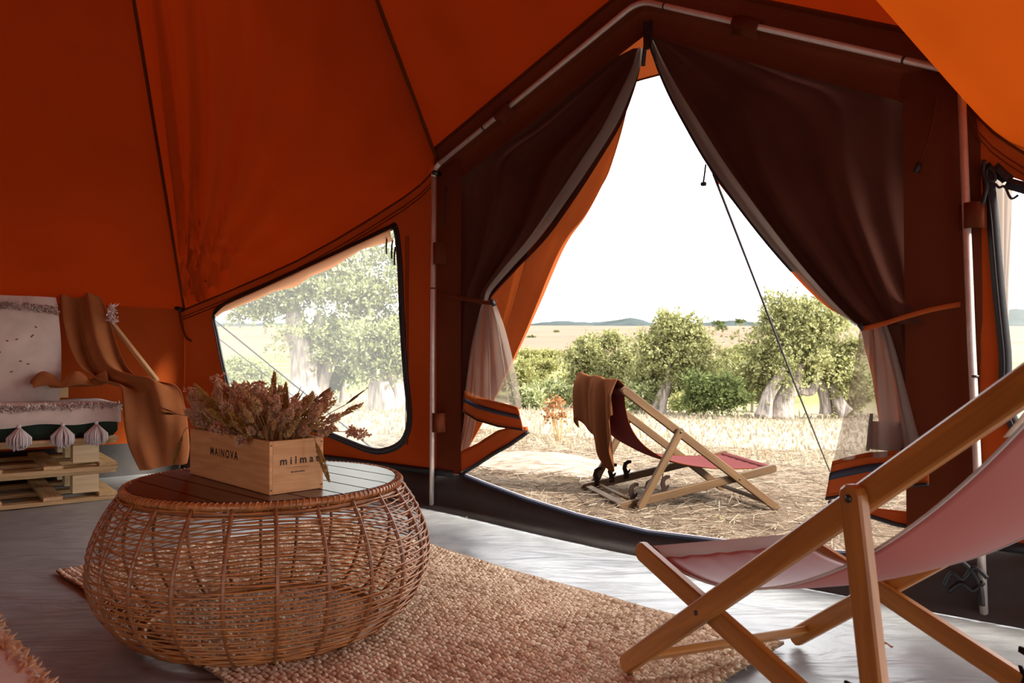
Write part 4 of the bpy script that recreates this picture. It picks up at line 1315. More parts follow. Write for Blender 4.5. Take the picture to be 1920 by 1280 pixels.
def deck_chair(label, x, y, z0, th, al, be, q, tp, tr, LA, LB, pf, k0, k1, W, e, sg, mwood, msling, sag, hs=.10):
    E_ = Vector((math.cos(th), math.sin(th), tp))
    Wv = Vector((-math.sin(th) * sg, math.cos(th) * sg, tr))
    O = Vector((x, y, z0))
    t = thing('deck_chair', O, label, 'deck chair', 'deck chairs')
    S = lambda ab, s: O + E_ * ab[0] + Wv * s + Vector((0, 0, ab[1]))     # s in metres across
    A = lambda f: (LA * f * math.cos(al), LA * f * math.sin(al))
    X = A(k0)
    B = lambda f: (X[0] + LB * (f - k1) * math.cos(be), X[1] - LB * (f - k1) * math.sin(be))
    zd = Wv.normalized()
    rw, rt = .050, .024
    for s in (0.0, W):
        inn = e if s == 0 else -e
        r = bar('side_rail', S(A(0), s), S(A(1), s), rw, rt, zd, mwood, t, True, True, .01, .03, .004)
        p = bar('prop_leg', S(B(q), s - inn), S(A(pf), s - inn), rw * .94, rt, zd, mwood, t, True, True, .03, .025, .004)
        b = bar('seat_rail', S(B(0), s + inn), S(B(1), s + inn), rw, rt, zd, mwood, t, True, True, .03, .02, .004)
        o_ = -1 if s == 0 else 1
        tube('pivot_bolt', [S(A(pf), s - inn) + zd * o_ * (rt / 2 - .002), S(A(pf), s - inn) + zd * o_ * (rt / 2 + .003)], .0075, M['steel'], p, 9)
        tube('pivot_bolt', [S(A(k0), s) + zd * o_ * (rt / 2 - .002), S(A(k0), s) + zd * o_ * (rt / 2 + .003)], .0060, M['steel'], r, 9)
        bd = (S(B(0), s) - S(B(1), s)).normalized()
        for f in (q, q - hs, q - 2 * hs):
            h = bpy.data.objects.new('notch_hook', HOOK)
            COL.objects.link(h)
            up_ = Vector((0, 0, 1)) - bd * bd.z
            up_.normalize()
            fr_ = Matrix((bd, up_, bd.cross(up_))).transposed().to_4x4()
            fr_.translation = S(B(f), s + inn) - bd * .012 - zd * o_ * (rt / 2 + .003) + up_ * .024
            place(h, b, fr_ @ Matrix.Scale(1.45 if hs > .08 else 1.0, 4))
    def cross(name, ab, s0, s1, w, th_, updir, **kw):
        return bar(name, S(ab, s0), S(ab, s1), w, th_, updir, mwood, t, c=.003, **kw)
    adir = (S(A(1), 0) - S(A(0), 0)).normalized()
    bdir = (S(B(1), 0) - S(B(0), 0)).normalized()
    an, bn = zd.cross(adir), zd.cross(bdir)
    cross('foot_rail', A(.045), rt / 2, W - rt / 2, .040, .020, an)
    cross('rear_rail', B(.975), e + rt / 2, W - e - rt / 2, .042, .020, bn)
    tube('prop_dowel', [S(B(q), -e), S(B(q), W + e)], .0105, mwood, t, 10)
    cross('top_rail', A(.985), -.005, W + .005, .045, .022, an)
    cross('front_rail', B(.012), e, W - e, .036, .026, bn)
    # sling
    a1, b0 = Vector((*A(.985), 0)), Vector((*B(.012), 0))
    c1, c2 = Vector((sag[0], sag[1], 0)), Vector((sag[2], sag[3], 0))
    m0, m1 = e + rt / 2 + .012, W - e - rt / 2 - .012
    G = []
    nn = 40
    for i in range(nn):
        f = i / (nn - 1)
        p = a1 * (1 - f) ** 3 + c1 * 3 * f * (1 - f) ** 2 + c2 * 3 * f * f * (1 - f) + b0 * f ** 3
        row = []
        for j in range(17):
            s = j / 16
            nip = .020 * math.sin(math.pi * f) ** 1.2
            w_ = m0 + nip + (m1 - m0 - 2 * nip) * s
            dip = -.016 * math.sin(math.pi * s) * math.sin(math.pi * f) + .0025 * math.sin(j * 2.4) * math.exp(-((1 - f) * 9))
            row.append(S((p.x, p.y + dip), w_) + Vector((0, 0, .004)))
        G.append(row)
    sl = sheet('sling', G, msling, t, thick=.002)
    for jj in (0, 16):
        tube('sling_edge', [G[i][jj] for i in range(nn)], .0032, M['seam'] if msling is M['sling_out'] else M['hemgrey'], sl, 5)
    for ab, nm in ((B(.012), 'front_hem'), (A(.985), 'top_hem')):
        # fabric sleeve wrapped around the cross rail
        ctr0, ctr1 = S(ab, m0), S(ab, m1)
        ax_, n_ = (bdir, bn) if nm == 'front_hem' else (adir, an)
        G2 = []
        for ang in np.linspace(0, 2 * math.pi, 17):
            off = ax_ * (.026 * math.copysign(abs(math.cos(ang)) ** .6, math.cos(ang))) + n_ * (.018 * math.copysign(abs(math.sin(ang)) ** .6, math.sin(ang)))
            G2.append([ctr0 + off, ctr1 + off])
        sheet(nm, G2, M['hemgrey'] if nm == 'front_hem' and msling is M['sling'] else msling, sl)
    return t, S, A, B, G

near, nS, nA, nB, nG = deck_chair('teak deck chair with rose canvas sling in the right foreground', .299, 2.055, .033, -1.145, .629, .281, .749, .012, -.030, 1.368, 1.078, .694, .283, .25, .588, .026, 1, M['teak'], M['sling'],
                          (.90, .56, .50, .17), .07)
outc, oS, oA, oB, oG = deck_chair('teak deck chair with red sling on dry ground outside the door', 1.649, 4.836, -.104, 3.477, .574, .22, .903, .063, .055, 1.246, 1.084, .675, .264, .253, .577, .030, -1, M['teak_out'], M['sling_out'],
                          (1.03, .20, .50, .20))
# pale maker's tab sewn on the near sling's edge
wv_ = (nG[5][1] - nG[5][0]).normalized()
sheet('sewn_tab', [[nG[i][0] + wv_ * .006 + Vector((0, 0, .004)), nG[i][0] - wv_ * (.030 - .003 * (i - 2))] for i in range(2, 7)], M['label'], near, thick=.0015)

# brown blanket over the top of the outdoor chair
bl = thing('blanket', oS(oA(1.0), .3), 'brown wool blanket hanging over the top of the outdoor deck chair', 'blanket')
ad = (oS(oA(1), 0) - oS(oA(0), 0)).normalized()
top0, top1 = oS(oA(1.0), 0.05), oS(oA(1.0), .60)
G = []
nb = 44
for j in range(nb):
    s = j / (nb - 1)
    edge = top0.lerp(top1, s)
    row = []
    drop = .30 + .20 * math.exp(-((s - .30) / .16) ** 2) - .12 * math.exp(-((s - .0) / .12) ** 2) + .02 * math.sin(s * 20)
    fold = .026 * math.sin(s * 15 + .5) + .010 * math.sin(s * 34 + 1)
    path = [edge - ad * .07 + Vector((0, 0, .020)), edge - ad * .02 + Vector((0, 0, .040)), edge + ad * .030 + Vector((0, 0, .040 + fold * .25)), edge + ad * .052 + Vector((0, 0, .015)), edge + ad * (.060 + fold) + Vector((0, 0, -.06)),
            edge + ad * (.055 + fold * 1.5) + Vector((0, 0, -drop * .5)), edge + ad * (.035 + fold * 1.9) + Vector((0, 0, -drop))]
    G.append(smooth_path(path, 5))
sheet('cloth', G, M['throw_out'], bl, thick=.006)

# ------------------------------------------------------------------ pallet sofa
SX = Vector((0.794, 0.608, 0)).normalized()       # along the front, to the right
SYv = Vector((-0.608, 0.794, 0)).normalized()     # into the seat
S0 = Vector((-2.33, 4.585, 0.0))                  # front right corner on the floor
def SP(a, b, z): return S0 - SX * a + SYv * b + V3 * z     # a to the left along the front
def pallet(z, label, top):
    p = thing('pallet', SP(.8, .45, z), label, 'pallet', 'pallets under the sofa')
    LN, DP_ = 1.7, .82
    for b in (.045, .41, .775):
        bar('runner_board', SP(LN, b, z + .012), SP(0, b, z + .012), .085, .022, V3, M['pine'], p)
    for a in (.05, .33, .62, .92, 1.22, 1.55):
        bar('cross_board', SP(a, 0, z + .0345), SP(a, DP_, z + .0345), .095, .021, V3, M['pine'], p)
    for a in (.16, .85, 1.5):
        for b in (.10, .41, .72):
            boxm('block', (.135, .10, .105), axes(SP(a, b, z + .099), SX, V3), M['block'], p)
    if top:
        for b in np.linspace(.05, .77, 6):
            bar('deck_board', SP(LN, b, z + .1845), SP(0, b, z + .1845), .095, .020, V3, M['pine'], p)
    for b in (.10, .41, .72):
        bar('stringer_board', SP(LN, b, z + .163), SP(0, b, z + .163), .095, .021, V3, M['pine'], p)
    return p
pallet(.000, 'pine pallet resting on the floor, lower one of the sofa base', False)
pallet(.175, 'pine pallet under the sofa mattress, upper one of the base', True)

mt = thing('mattress', SP(.8, .4, .372), 'dark green sofa mattress on top of the pallets', 'mattress')
V, Fc = plate(stadium(-.85, .82, .80, False, False), .165, .03)
mk('pad', V, Fc, M['green'], mt, smooth=False, frame=axes(SP(.82, .42, .457), SX, V3))
# cream cover with shag bands and tassels
cv = thing('sofa_cover', SP(.8, .3, .54), 'cream wool sofa cover with shaggy edge and hanging tassels', 'sofa cover')
G = []
for a in np.linspace(1.62, -.01, 60):
    row = []
    for (b, z) in ((.80, .556), (.55, .560), (.30, .560), (.08, .560), (.015, .548), (-.012, .520), (-.018, .485), (-.020, .455 + .008 * math.sin(a * 19))):
        row.append(SP(a, b + .004 * fnoise(a * 6, z * 9), z + .006 * fnoise(a * 5, b * 5, 4)))
    G.append(row)
sheet('cloth', G, M['wool_white'], cv, thick=.005)
def shag(name, pts_fn, n, ln, parent, mat):
    V, Fc = [], []
    for i in range(n):
        p, d = pts_fn()
        p, d = Vector(p), (Vector(d) + Vector(RNG.normal(0, .55, 3))).normalized()
        q = p + d * ln * RNG.uniform(.6, 1.25)
        m = p.lerp(q, .5) + Vector(RNG.normal(0, .1, 3)) * ln
        s = (q - p).orthogonal().normalized() * ln * .16
        s2 = (q - p).cross(s).normalized() * ln * .16
        k = len(V)
        V += [p + s * .6, p - s * .6, m + s, m - s * .5 + s2, m - s * .5 - s2, q]
        Fc += [(k, k + 1, k + 4, k + 2), (k, k + 2, k + 3, k + 1), (k + 2, k + 4, k + 5), (k + 4, k + 3, k + 5), (k + 3, k + 2, k + 5)]
    return mk(name, V, Fc, mat, parent, kind='stuff')
shag('shag_fringe', lambda: (SP(RNG.uniform(-.01, 1.6), RNG.uniform(-.012, .07), .557 - RNG.random() * .018), (SYv * -.5 + V3 * .25)), 1900, .030, cv, M['fringe'])
for a in (.12, .29, .50, .78, 1.06):
    ts = bpy.data.objects.new('tassel', None)
    COL.objects.link(ts)
    base = SP(a, -.026, .452)
    place(ts, cv, Matrix.Translation(base))
    V, Fc = tube_geo([base + V3 * .012, base - V3 * .012], .010, 9)
    mk('tassel_knot', V, Fc, M['tassel'], ts, smooth=True)
    V, Fc = [], []
    for i in range(150):
        an_ = RNG.uniform(0, 6.28); r_ = .058 * math.sqrt(RNG.random())
        end = base + Vector((math.cos(an_) * r_, math.sin(an_) * r_, -.125 + .03 * (r_ / .058) ** 2 + RNG.normal(0, .004)))
        mid = base + Vector((math.cos(an_) * r_ * 1.02, math.sin(an_) * r_ * 1.02, -.060))
        v_, f_ = tube_geo([base + Vector((math.cos(an_) * .005, math.sin(an_) * .005, -.006)), mid, end], .0045, 4)
        k = len(V)
        V += v_; Fc += [tuple(k + q for q in f) for f in f_]
    mk('tassel_yarn', V, Fc, M['tassel'], ts, smooth=True, kind='stuff')

# sloping wooden back support at the sofa's right end
bk = thing('sofa_back_frame', SP(.3, .75, .38), 'sloping wooden end rail of the sofa back', 'sofa frame')
ra, rb = Vector([(-2.753, 5.22, 1.127)][0]), Vector([(-2.279, 4.95, 0.693)][0])
bar('end_rail', ra, rb, .035, .022, SX, M['pine'], bk, ext1=.02)
bar('back_board', SP(1.5, .76, .62), SP(.16, .76, .62), .10, .02, SYv, M['pine'], bk)
bar('back_board', SP(1.5, .79, .86), SP(.22, .79, .86), .10, .02, SYv, M['pine'], bk)
bar('back_post', SP(.26, .80, .375), SP(.28, .82, 1.10), .05, .03, SYv, M['pine'], bk)
bar('back_post', SP(1.3, .80, .375), SP(1.3, .82, 1.10), .05, .03, SYv, M['pine'], bk)

# cream back cushion with shag bands and brown flecks
cu = thing('back_cushion', SP(.62, .6, .56), 'cream cushion with a shag band and brown flecks leaning on the sofa back', 'cushion')
o0 = SP(.98, .50, .565)
cux = SX
CWD, CHT = .74, .70
cuz = (V3 * .94 + SYv * .34).normalized()
cun = cux.cross(cuz)                             # facing the viewer
def cpt(s, t, f): 
    # s, t in 0..1 over the face, f = +1 front, -1 back
    bulge = (math.sin(math.pi * min(max(s, .001), .999)) * math.sin(math.pi * min(max(t, .001), .999))) ** .6
    wob = .012 * fnoise(s * 4, t * 4, f * 3)
    return o0 + cux * (CWD * s + .02 * math.sin(t * 3)) + cuz * (CHT * t) + cun * (f * .125 * bulge + wob)
fr_sign = 1 if cun.dot(Vector((0, -1, 0))) > 0 else -1
V, Fc = [], []
nn = 26
for f in (1, -1):
    b = len(V)
    for i in range(nn):
        for j in range(nn):
            V.append(cpt(j / (nn - 1), i / (nn - 1), f * fr_sign))
    for i in range(nn - 1):
        for j in range(nn - 1):
            q = (b + i * nn + j, b + i * nn + j + 1, b + (i + 1) * nn + j + 1, b + (i + 1) * nn + j)
            Fc.append(q if f == 1 else q[::-1])
cc = mk('cover', V, Fc, M['wool_white'], cu, smooth=True)
shag('shag_band', lambda: (cpt(RNG.uniform(.0, 1), RNG.uniform(.82, .90), fr_sign) + cun * fr_sign * .004, cun * fr_sign * .6 - V3 * .5), 620, .030, cu, M['fringe'])
for i in range(9):
    s_, t_ = RNG.uniform(.3, .85), RNG.uniform(.2, .7)
    p = cpt(s_, t_, fr_sign) + cun * fr_sign * .003
    V, Fc = tube_geo([p, p + cux * .012 + cuz * RNG.normal(0, .008)], .004, 5)
    mk('fleck', V, Fc, M['fleck'], cu)
pm = thing('pompom', Vector([(-2.643, 5.12, 1.133)][0]), 'small white pompom peeping out behind the throw', 'pompom')
pc = Vector([(-2.647, 5.12, 1.122)][0])
shag('yarn', lambda: (pc + Vector(RNG.normal(0, .012, 3)) + V3 * RNG.uniform(-.05, .05), Vector(RNG.normal(0, 1, 3))), 90, .03, pm, M['tassel'])

# camel throw from the sofa back over the seat and down the front corner
th_ = thing('throw_blanket', SP(.1, .2, .56), 'camel wool throw draped from the sofa back down its front corner', 'throw')
rowsL = [(-3.026, 5.18, 1.286), (-2.971, 5.1, 1.177), (-2.903, 5.02, 1.034), (-2.812, 4.93, 0.884), (-2.701, 4.85, 0.766), (-2.521, 4.72, 0.697), (-2.316, 4.58, 0.658), (-2.253, 4.5, 0.556), (-2.238, 4.49, 0.433), (-2.212, 4.49, 0.309), (-2.16, 4.5, 0.178)]
rowsR = [(-2.782, 5.22, 1.243), (-2.707, 5.16, 1.135), (-2.632, 5.1, 0.991), (-2.541, 5.02, 0.85), (-2.408, 4.92, 0.731), (-2.201, 4.78, 0.695), (-2.023, 4.66, 0.667), (-1.954, 4.62, 0.548), (-1.934, 4.62, 0.421), (-1.923, 4.62, 0.294), (-1.94, 4.63, 0.204)]
A_, B_ = smooth_path(rowsL, 6), smooth_path(rowsR, 6)
G = []
for i, (a, b) in enumerate(zip(A_, B_)):
    g = i / (len(A_) - 1)
    row = []
    for j in range(44):
        s = j / 43
        p = a.lerp(b, s)
        amp = .026 + .040 * math.sin(g * math.pi) ** .5
        f_ = amp * (math.sin(s * 8.5 + 1.2 + 1.8 * math.sin(g * 4)) + .35 * math.sin(s * 19 + g * 3)) * (.35 + .65 * math.sin(math.pi * s) ** .4)
        dr = Vector((0.1, -0.9, 0.45)) if g < .62 else Vector((.25, -1, 0))
        row.append(p + dr.normalized() * f_)
    G.append(row)
sheet('cloth', G, M['throw'], th_, thick=.006)
# a loose fold of it lying on the seat
G = []
for i in range(24):
    f = i / 23
    a = Vector([(-2.846, 4.6, 0.65)][0]).lerp(Vector([(-2.456, 4.72, 0.665)][0]), f)
    hgt = .035 + .075 * abs(math.sin(f * 7.5 + .3)) * (1 - .2 * f)
    row = []
    for j in range(14):
        s = j / 13
        row.append(a + SYv * (s * .20 + .03 * math.sin(f * 9)) + V3 * (hgt * math.sin(math.pi * (s * .9 + .08)) - .012))
    G.append(row)
sheet('fold', G, M['throw'], th_, thick=.006)

# pale floor cushion cut off by the lower left corner of the picture
fc = thing('floor_cushion', (-1.45, 1.95, 0.0), 'white floor cushion with frayed pink edge in the near left corner', 'cushion')
E0, E1 = Vector([(-1.409, 2.142, 0.1)][0]), Vector([(-1.031, 1.748, 0.1)][0])
ed = (E1 - E0).normalized()
en = Vector((ed.y, -ed.x, 0))
if en.dot(Vector((-1, -1, 0))) < 0: en = -en
G = []
for i in range(40):
    a = -.30 + 1.0 * i / 39
    base = E0 + ed * a
    row = []
    for (b, z) in ((.04, -.088), (.0, -.05), (-.008, -.01), (.01, .0), (.05, .012), (.15, .03), (.35, .04), (.6, .03), (.8, .0), (.84, -.05), (.80, -.088)):
        row.append(base + en * (b + .006 * fnoise(a * 12, b * 5)) + V3 * (z + .008 * fnoise(a * 8, b * 4, 3)))
    G.append(row)
sheet('cover', G, M['wool_white'], fc)
shag('frayed_edge', lambda: (E0 + ed * RNG.uniform(-.28, .68) + en * RNG.uniform(-.005, .045) + V3 * RNG.uniform(-.03, .012), -en * .8 + V3 * .3), 700, .022, fc, M['bunny'])
# crumb of dry leaf on the floor
lf = Vector([(1.083, 2.245, 0.012)][0])
V, Fc = [], []
for i in range(7):
    a = i / 6
    V += [lf + Vector((a * .035 - .017, -.006 * math.sin(a * 3.1), .006 * math.sin(a * 6))), lf + Vector((a * .035 - .017, .006 * math.sin(a * 3.1), .004 + .006 * math.sin(a * 5)))]
for i in range(6): Fc.append((2 * i, 2 * i + 1, 2 * i + 3, 2 * i + 2))
mk('dry_leaf', V, Fc, M['fleck'], label='curled dry leaf on the groundsheet under the near deck chair', cat='leaf')

# ------------------------------------------------------------------ outdoors: hills, trees, scrub, grass
ridge = [(-409.892, 900, 38.728), (-161.469, 900, 37.486), (-49.679, 900, 33.758), (-12.42, 900, 33.758), (15.526, 900, 36.864), (37.263, 900, 39.35), (62.108, 900, 41.214), (86.947, 900, 38.728), (105.581, 900, 39.971), (124.218, 900, 42.457), (139.752, 900, 44.943), (152.166, 900, 41.835), (167.679, 900, 37.486), (198.726, 900, 36.243), (229.79, 900, 39.35), (254.642, 900, 41.214), (273.271, 900, 40.593), (298.103, 900, 38.728), (347.795, 900, 39.971), (422.333, 900, 41.214), (496.909, 900, 46.186), (546.652, 900, 51.159), (587.072, 900, 54.89), (633.635, 900, 52.403), (770.227, 900, 47.429)]
rg = resample(ridge, 150)
HV, HF = [], []
for i, p in enumerate(rg):
    b = fnoise(i * .7, 0, 2) * 1.1 + fnoise(i * 1.9, 0, 5) * .8
    for (dy, fz) in ((-330, 0.0), (-200, .35), (-90, .72), (-20, .97), (30, 1.0), (160, .4)):
        HV.append((p[0] * (900 + dy) / 900, p[1] + dy, -2 + (p[2] + 2 + b * fz) * fz if fz else 8.0))
for i in range(len(rg) - 1):
    for k in range(5):
        HF.append((i * 6 + k, (i + 1) * 6 + k, (i + 1) * 6 + k + 1, i * 6 + k + 1))
mk('hills', HV, HF, M['hill'], smooth=True, label='low wooded hills along the horizon', kind='structure')

def leaf_cloud(blobs, n, size, seed, per=11, aspect=.24):
    """feathery sprays: twigs reaching out of ellipsoid blobs (centre, radii, weight), leaves along each"""
    r = np.random.default_rng(seed)
    m = n // per
    w = np.array([b[2] for b in blobs], float); w /= w.sum()
    bi = r.choice(len(blobs), m, p=w)
    # every blob is broken into uneven lobes
    nl = 8
    Lc = np.array([[np.array(b[0]) + r.normal(0, .42, 3) * np.array(b[1]) for _ in range(nl)] for b in blobs])
    Lr = np.array([[np.array(b[1]) * r.uniform(.30, .68) for _ in range(nl)] for b in blobs])
    li = r.integers(0, nl, m)
    C = Lc[bi, li]
    Rd = Lr[bi, li]
    d = r.normal(0, 1, (m, 3)); d /= np.linalg.norm(d, axis=1)[:, None]
    low = d[:, 2] < -.75
    d[low, 2] *= -.4
    r0 = r.uniform(.35, .95, m)[:, None]
    p0 = C + d * Rd * r0
    g = d * .9 + r.normal(0, .55, (m, 3)) + np.array([0, 0, .45])
    g /= np.linalg.norm(g, axis=1)[:, None]
    tl = Rd.mean(axis=1)[:, None] * r.uniform(.30, 1.0, m)[:, None]
    t = r.uniform(0, 1, (m, per))
    bend = r.normal(0, .25, (m, 3)) + np.array([0, 0, -.25])
    P = p0[:, None] + g[:, None] * (tl * t)[..., None] + bend[:, None] * (tl * t ** 2)[..., None]
    P = (P + r.normal(0, size * .35, P.shape)).reshape(-1, 3)
    ax = (np.repeat(g, per, 0) * .9 + r.normal(0, .7, P.shape)); ax /= np.linalg.norm(ax, axis=1)[:, None]
    sd = np.cross(ax, r.normal(0, 1, P.shape)); sd /= np.linalg.norm(sd, axis=1)[:, None] + 1e-9
    ln = (size * r.uniform(.6, 1.4, len(P)))[:, None]
    wd = ln * aspect
    V = np.stack([P - sd * wd * .2, P + ax * ln * .5 - sd * wd, P + ax * ln, P + ax * ln * .5 + sd * wd], 1).reshape(-1, 3)
    return V, np.arange(len(V)).reshape(-1, 4).tolist()

def limb(name, pts, rad, parent, seed=0, n=12, mat=None, flute=.18):
    """gnarled trunk or branch"""
    P = smooth_path(pts, 5)
    R_ = np.interp(np.linspace(0, 1, len(P)), np.linspace(0, 1, len(rad)), rad)
    V, Fc = tube_geo(P, list(R_), n)
    V = [Vector(v) for v in V]
    for i, c in enumerate(P):
        for k in range(n):
            q = V[i * n + k]
            f = 1 + flute * math.sin(k * 2 * math.pi / n * 3 + seed + i * .15) + .25 * fnoise(q.x * 3, q.y * 3, q.z * 2 + seed)
            V[i * n + k] = c + (q - c) * f
    return mk(name, V, Fc, mat or M['bark'], parent, smooth=True)

def tree(name, base, blobs, trunks, n, size, mat, label, cat, group, seed, aspect=.26, clumps=0):
    t = thing(name, base, label, cat, group)
    for i, (pts, rad) in enumerate(trunks):
        limb('trunk' if i == 0 else 'branch', pts, rad, t, seed + i)
    V, Fc = leaf_cloud(blobs, n, size, seed, 11, aspect)
    mk('foliage', V, Fc, M[mat], t, kind='stuff')
    return t
def W3(l): return [Vector(p) for p in l]
def blob(c, rx, rz, w, d):
    # radii given as seen from the door, in 1/1450 of the distance d
    a, b = rx * d / 1450.0, rz * d / 1450.0
    return (tuple(c), (a, a * .8, b), w)

GT = 'trees and bushes outside the tent'
# right olive with the gnarled trunk
c = [(8.194, 22, 1.229), (7.282, 22, 0.926), (9.102, 22, 0.804), (7.744, 22, 1.989), (8.805, 22, 1.837), (6.825, 22, 0.471), (9.4, 22, 0.168)]
tree('olive_tree', [(7.726, 22, -0.862)][0], [blob(c[0], 85, 70, 4, 22), blob(c[1], 55, 55, 2, 22), blob(c[2], 55, 60, 2, 22), blob(c[3], 50, 40, 1.5, 22), blob(c[4], 60, 42, 1.5, 22), blob(c[5], 32, 30, .6, 22), blob(c[6], 40, 45, 1, 22)] + [blob(q, 38, 32, .9, 22.8) for q in [(6.991, 22.8, -0.092), (7.779, 22.8, 0.3), (8.959, 22.8, 0.457), (9.427, 22.8, -0.014), (10.053, 22.8, -0.328)]],
     [(W3([(7.665, 22, -0.968), (7.759, 22, -0.438), (8.035, 22, 0.092), (8.19, 22, 0.623)]), [.40, .28, .22, .14]), (W3([(7.085, 21.8, -0.906), (7.208, 21.8, -0.426), (7.391, 21.8, 0.024), (7.664, 21.8, 0.474)]), [.26, .18, .14, .08]),
      (W3([(8.14, 22, -0.165), (8.488, 22, -0.211), (8.672, 22, 0.138), (8.721, 22, 0.623)]), [.12, .10, .10, .06]), (W3([(9.03, 22.3, -0.839), (8.987, 22.3, -0.379), (8.761, 22.3, 0.312)]), [.2, .15, .1]), (W3([(9.512, 22.1, -0.824), (9.316, 22.1, -0.52), (9.137, 22.1, 0.013)]), [.24, .16, .08])],
     44000, .10, 'leaf_a', 'large olive tree with gnarled pale trunk at the right of the door view', 'tree', GT, 11)
# centre olive
c = [(5.048, 24, 0.933), (4.55, 24, 0.436), (5.626, 24, 0.602), (4.935, 24, 1.761), (5.464, 24, 1.429), (4.47, 24, 1.264)]
tree('olive_tree', [(4.628, 24, -0.918)][0], [blob(c[0], 65, 60, 3, 24), blob(c[1], 50, 45, 2, 24), blob(c[2], 45, 50, 2, 24), blob(c[3], 34, 32, 1, 24), blob(c[4], 40, 34, 1.2, 24), blob(c[5], 40, 40, 1.2, 24)] + [blob(q, 40, 34, 1.1, 24.6) for q in [(5.509, 24.6, -0.167), (4.915, 24.6, -0.336), (6.016, 24.6, -0.421), (4.153, 24.6, 0.002)]],
     [(W3([(4.595, 24, -0.968), (4.712, 24, -0.472), (4.83, 24, 0.106), (4.931, 24, 0.767)]), [.20, .15, .11, .06]), (W3([(4.33, 24, -0.935), (4.497, 24, -0.522), (4.73, 24, -0.026)]), [.15, .11, .08])],
     34000, .10, 'leaf_a', 'bushy olive tree with thin pale trunks in the middle of the door view', 'tree', GT, 12)
# left bushy tree
c = [(2.957, 26, 0.402), (2.42, 26, 0.671), (3.586, 26, 0.796), (2.869, 26, 1.209), (2.24, 26, -0.135), (3.763, 26, -0.046)]
tree('bushy_tree', [(3.044, 26, -0.94)][0], [blob(c[0], 60, 55, 3, 26), blob(c[1], 38, 36, 1.4, 26), blob(c[2], 40, 42, 1.4, 26), blob(c[3], 36, 26, 1, 26), blob(c[4], 38, 36, 1.2, 26), blob(c[5], 42, 40, 1.2, 26)] + [blob(q, 42, 34, 1.1, 26.4) for q in [(3.092, 26.4, -0.514), (2.182, 26.4, -0.605), (3.91, 26.4, -0.605)]],
     [(W3([(3.044, 26, -0.994), (3.081, 26, -0.314), (3.011, 26, 0.402)]), [.16, .12, .07])],
     30000, .10, 'leaf_a', 'rounded green bushy tree left of the outdoor chair blanket', 'tree', GT, 13)
# dark shrub
c = [(5.296, 20.5, -0.181), (5.791, 20.5, -0.04), (4.942, 20.5, -0.378)]
tree('dark_shrub', [(5.365, 20.5, -0.703)][0], [blob(c[0], 42, 34, 2, 20.5), blob(c[1], 34, 34, 1.5, 20.5), blob(c[2], 30, 24, 1, 20.5)],
     [(W3([(5.365, 20.5, -0.717), (5.394, 20.5, -0.35), (5.509, 20.5, 0.003)]), [.05, .04, .02])], 11000, .09, 'leaf_d', 'low dark shrub between the two olive trees', 'shrub', GT, 14)
scrub = [([(0.931, 30, 0.126)][0], 1.14, 0.62, 30, 'leaf_y', 'pale green scrub bush just right of the left curtain'), ([(0.096, 28, -0.115)][0], 0.77, 0.66, 28, 'leaf_y', 'pale scrub bush seen past the tip of the left curtain'), ([(1.378, 25, -0.356)][0], 0.76, 0.45, 25, 'leaf_b', 'grey green bush behind the rust coloured plant'),
         ([(1.655, 48, 0.751)][0], 1.39, 0.50, 48, 'leaf_y', 'flat yellow green bush at the foot of the brown slope'), ([(0.379, 22, -0.438)][0], 0.67, 0.33, 22, 'leaf_b', 'low pale bush above the left hem band'), ([(8.061, 26, -0.404)][0], 0.61, 0.54, 26, 'leaf_y', 'yellow green bush left of the gnarled trunk'),
         ([(9.492, 34, 0.264)][0], 0.94, 0.61, 34, 'leaf_y', 'pale bush in the gap between the olives'), ([(3.968, 24, -0.472)][0], 0.56, 0.43, 24, 'leaf_b', 'small bush at the foot of the thin trunks'), ([(11.022, 25, -0.528)][0], 0.52, 0.52, 25, 'leaf_y', 'bush half hidden by the right mesh curtain'),
         ([(5.001, 22, -0.468)][0], 0.42, 0.30, 22, 'leaf_y', 'small yellow bush right of the thin trunks'), ([(13.499, 45, 1.005)][0], 1.12, 0.50, 45, 'leaf_y', 'distant bush on the slope behind the right olive')]
for i, (p, rx, ry, d, mt_, lb) in enumerate(scrub):
    p = Vector(p)
    bz = [(tuple(p + Vector((rx * q, 0, ry * w))), (rx * .55, rx * .5, ry * .7), 1) for q, w in ((-.45, -.1), (.1, .2), (.5, -.15))]
    tree('scrub_bush', p - Vector((0, 0, ry)), bz, [([p - Vector((0, 0, ry * 1.25)), p - Vector((0, 0, ry * .5)), p], [.05, .04, .02])], 5000, .10 if d < 35 else .16, mt_, lb, 'bush', GT, 30 + i)
for i, (p, rx, lb) in enumerate([([(3.063, 120, 2.919)][0], 1.08, 'lone dark round bush on the brown slope'), ([(11.314, 200, 6.782)][0], 0.83, 'tiny dark bush high on the left of the brown slope'), ([(55.934, 210, 9.398)][0], 1.45, 'dark bush on the far slope between the olives'), ([(49.182, 180, 7.307)][0], 0.99, 'lower dark bush on the far slope between the olives'), ([(76.252, 260, 11.972)][0], 1.43, 'dark bush close under the horizon beside the right olive')]):
    p = Vector(p)
    tree('field_bush', p, [(tuple(p), (rx, rx, rx * .55), 1)], [([p - Vector((0, 0, rx)), p], [.15, .1])], 900, rx * .3, 'leaf_d', lb, 'bush', GT, 60 + i)
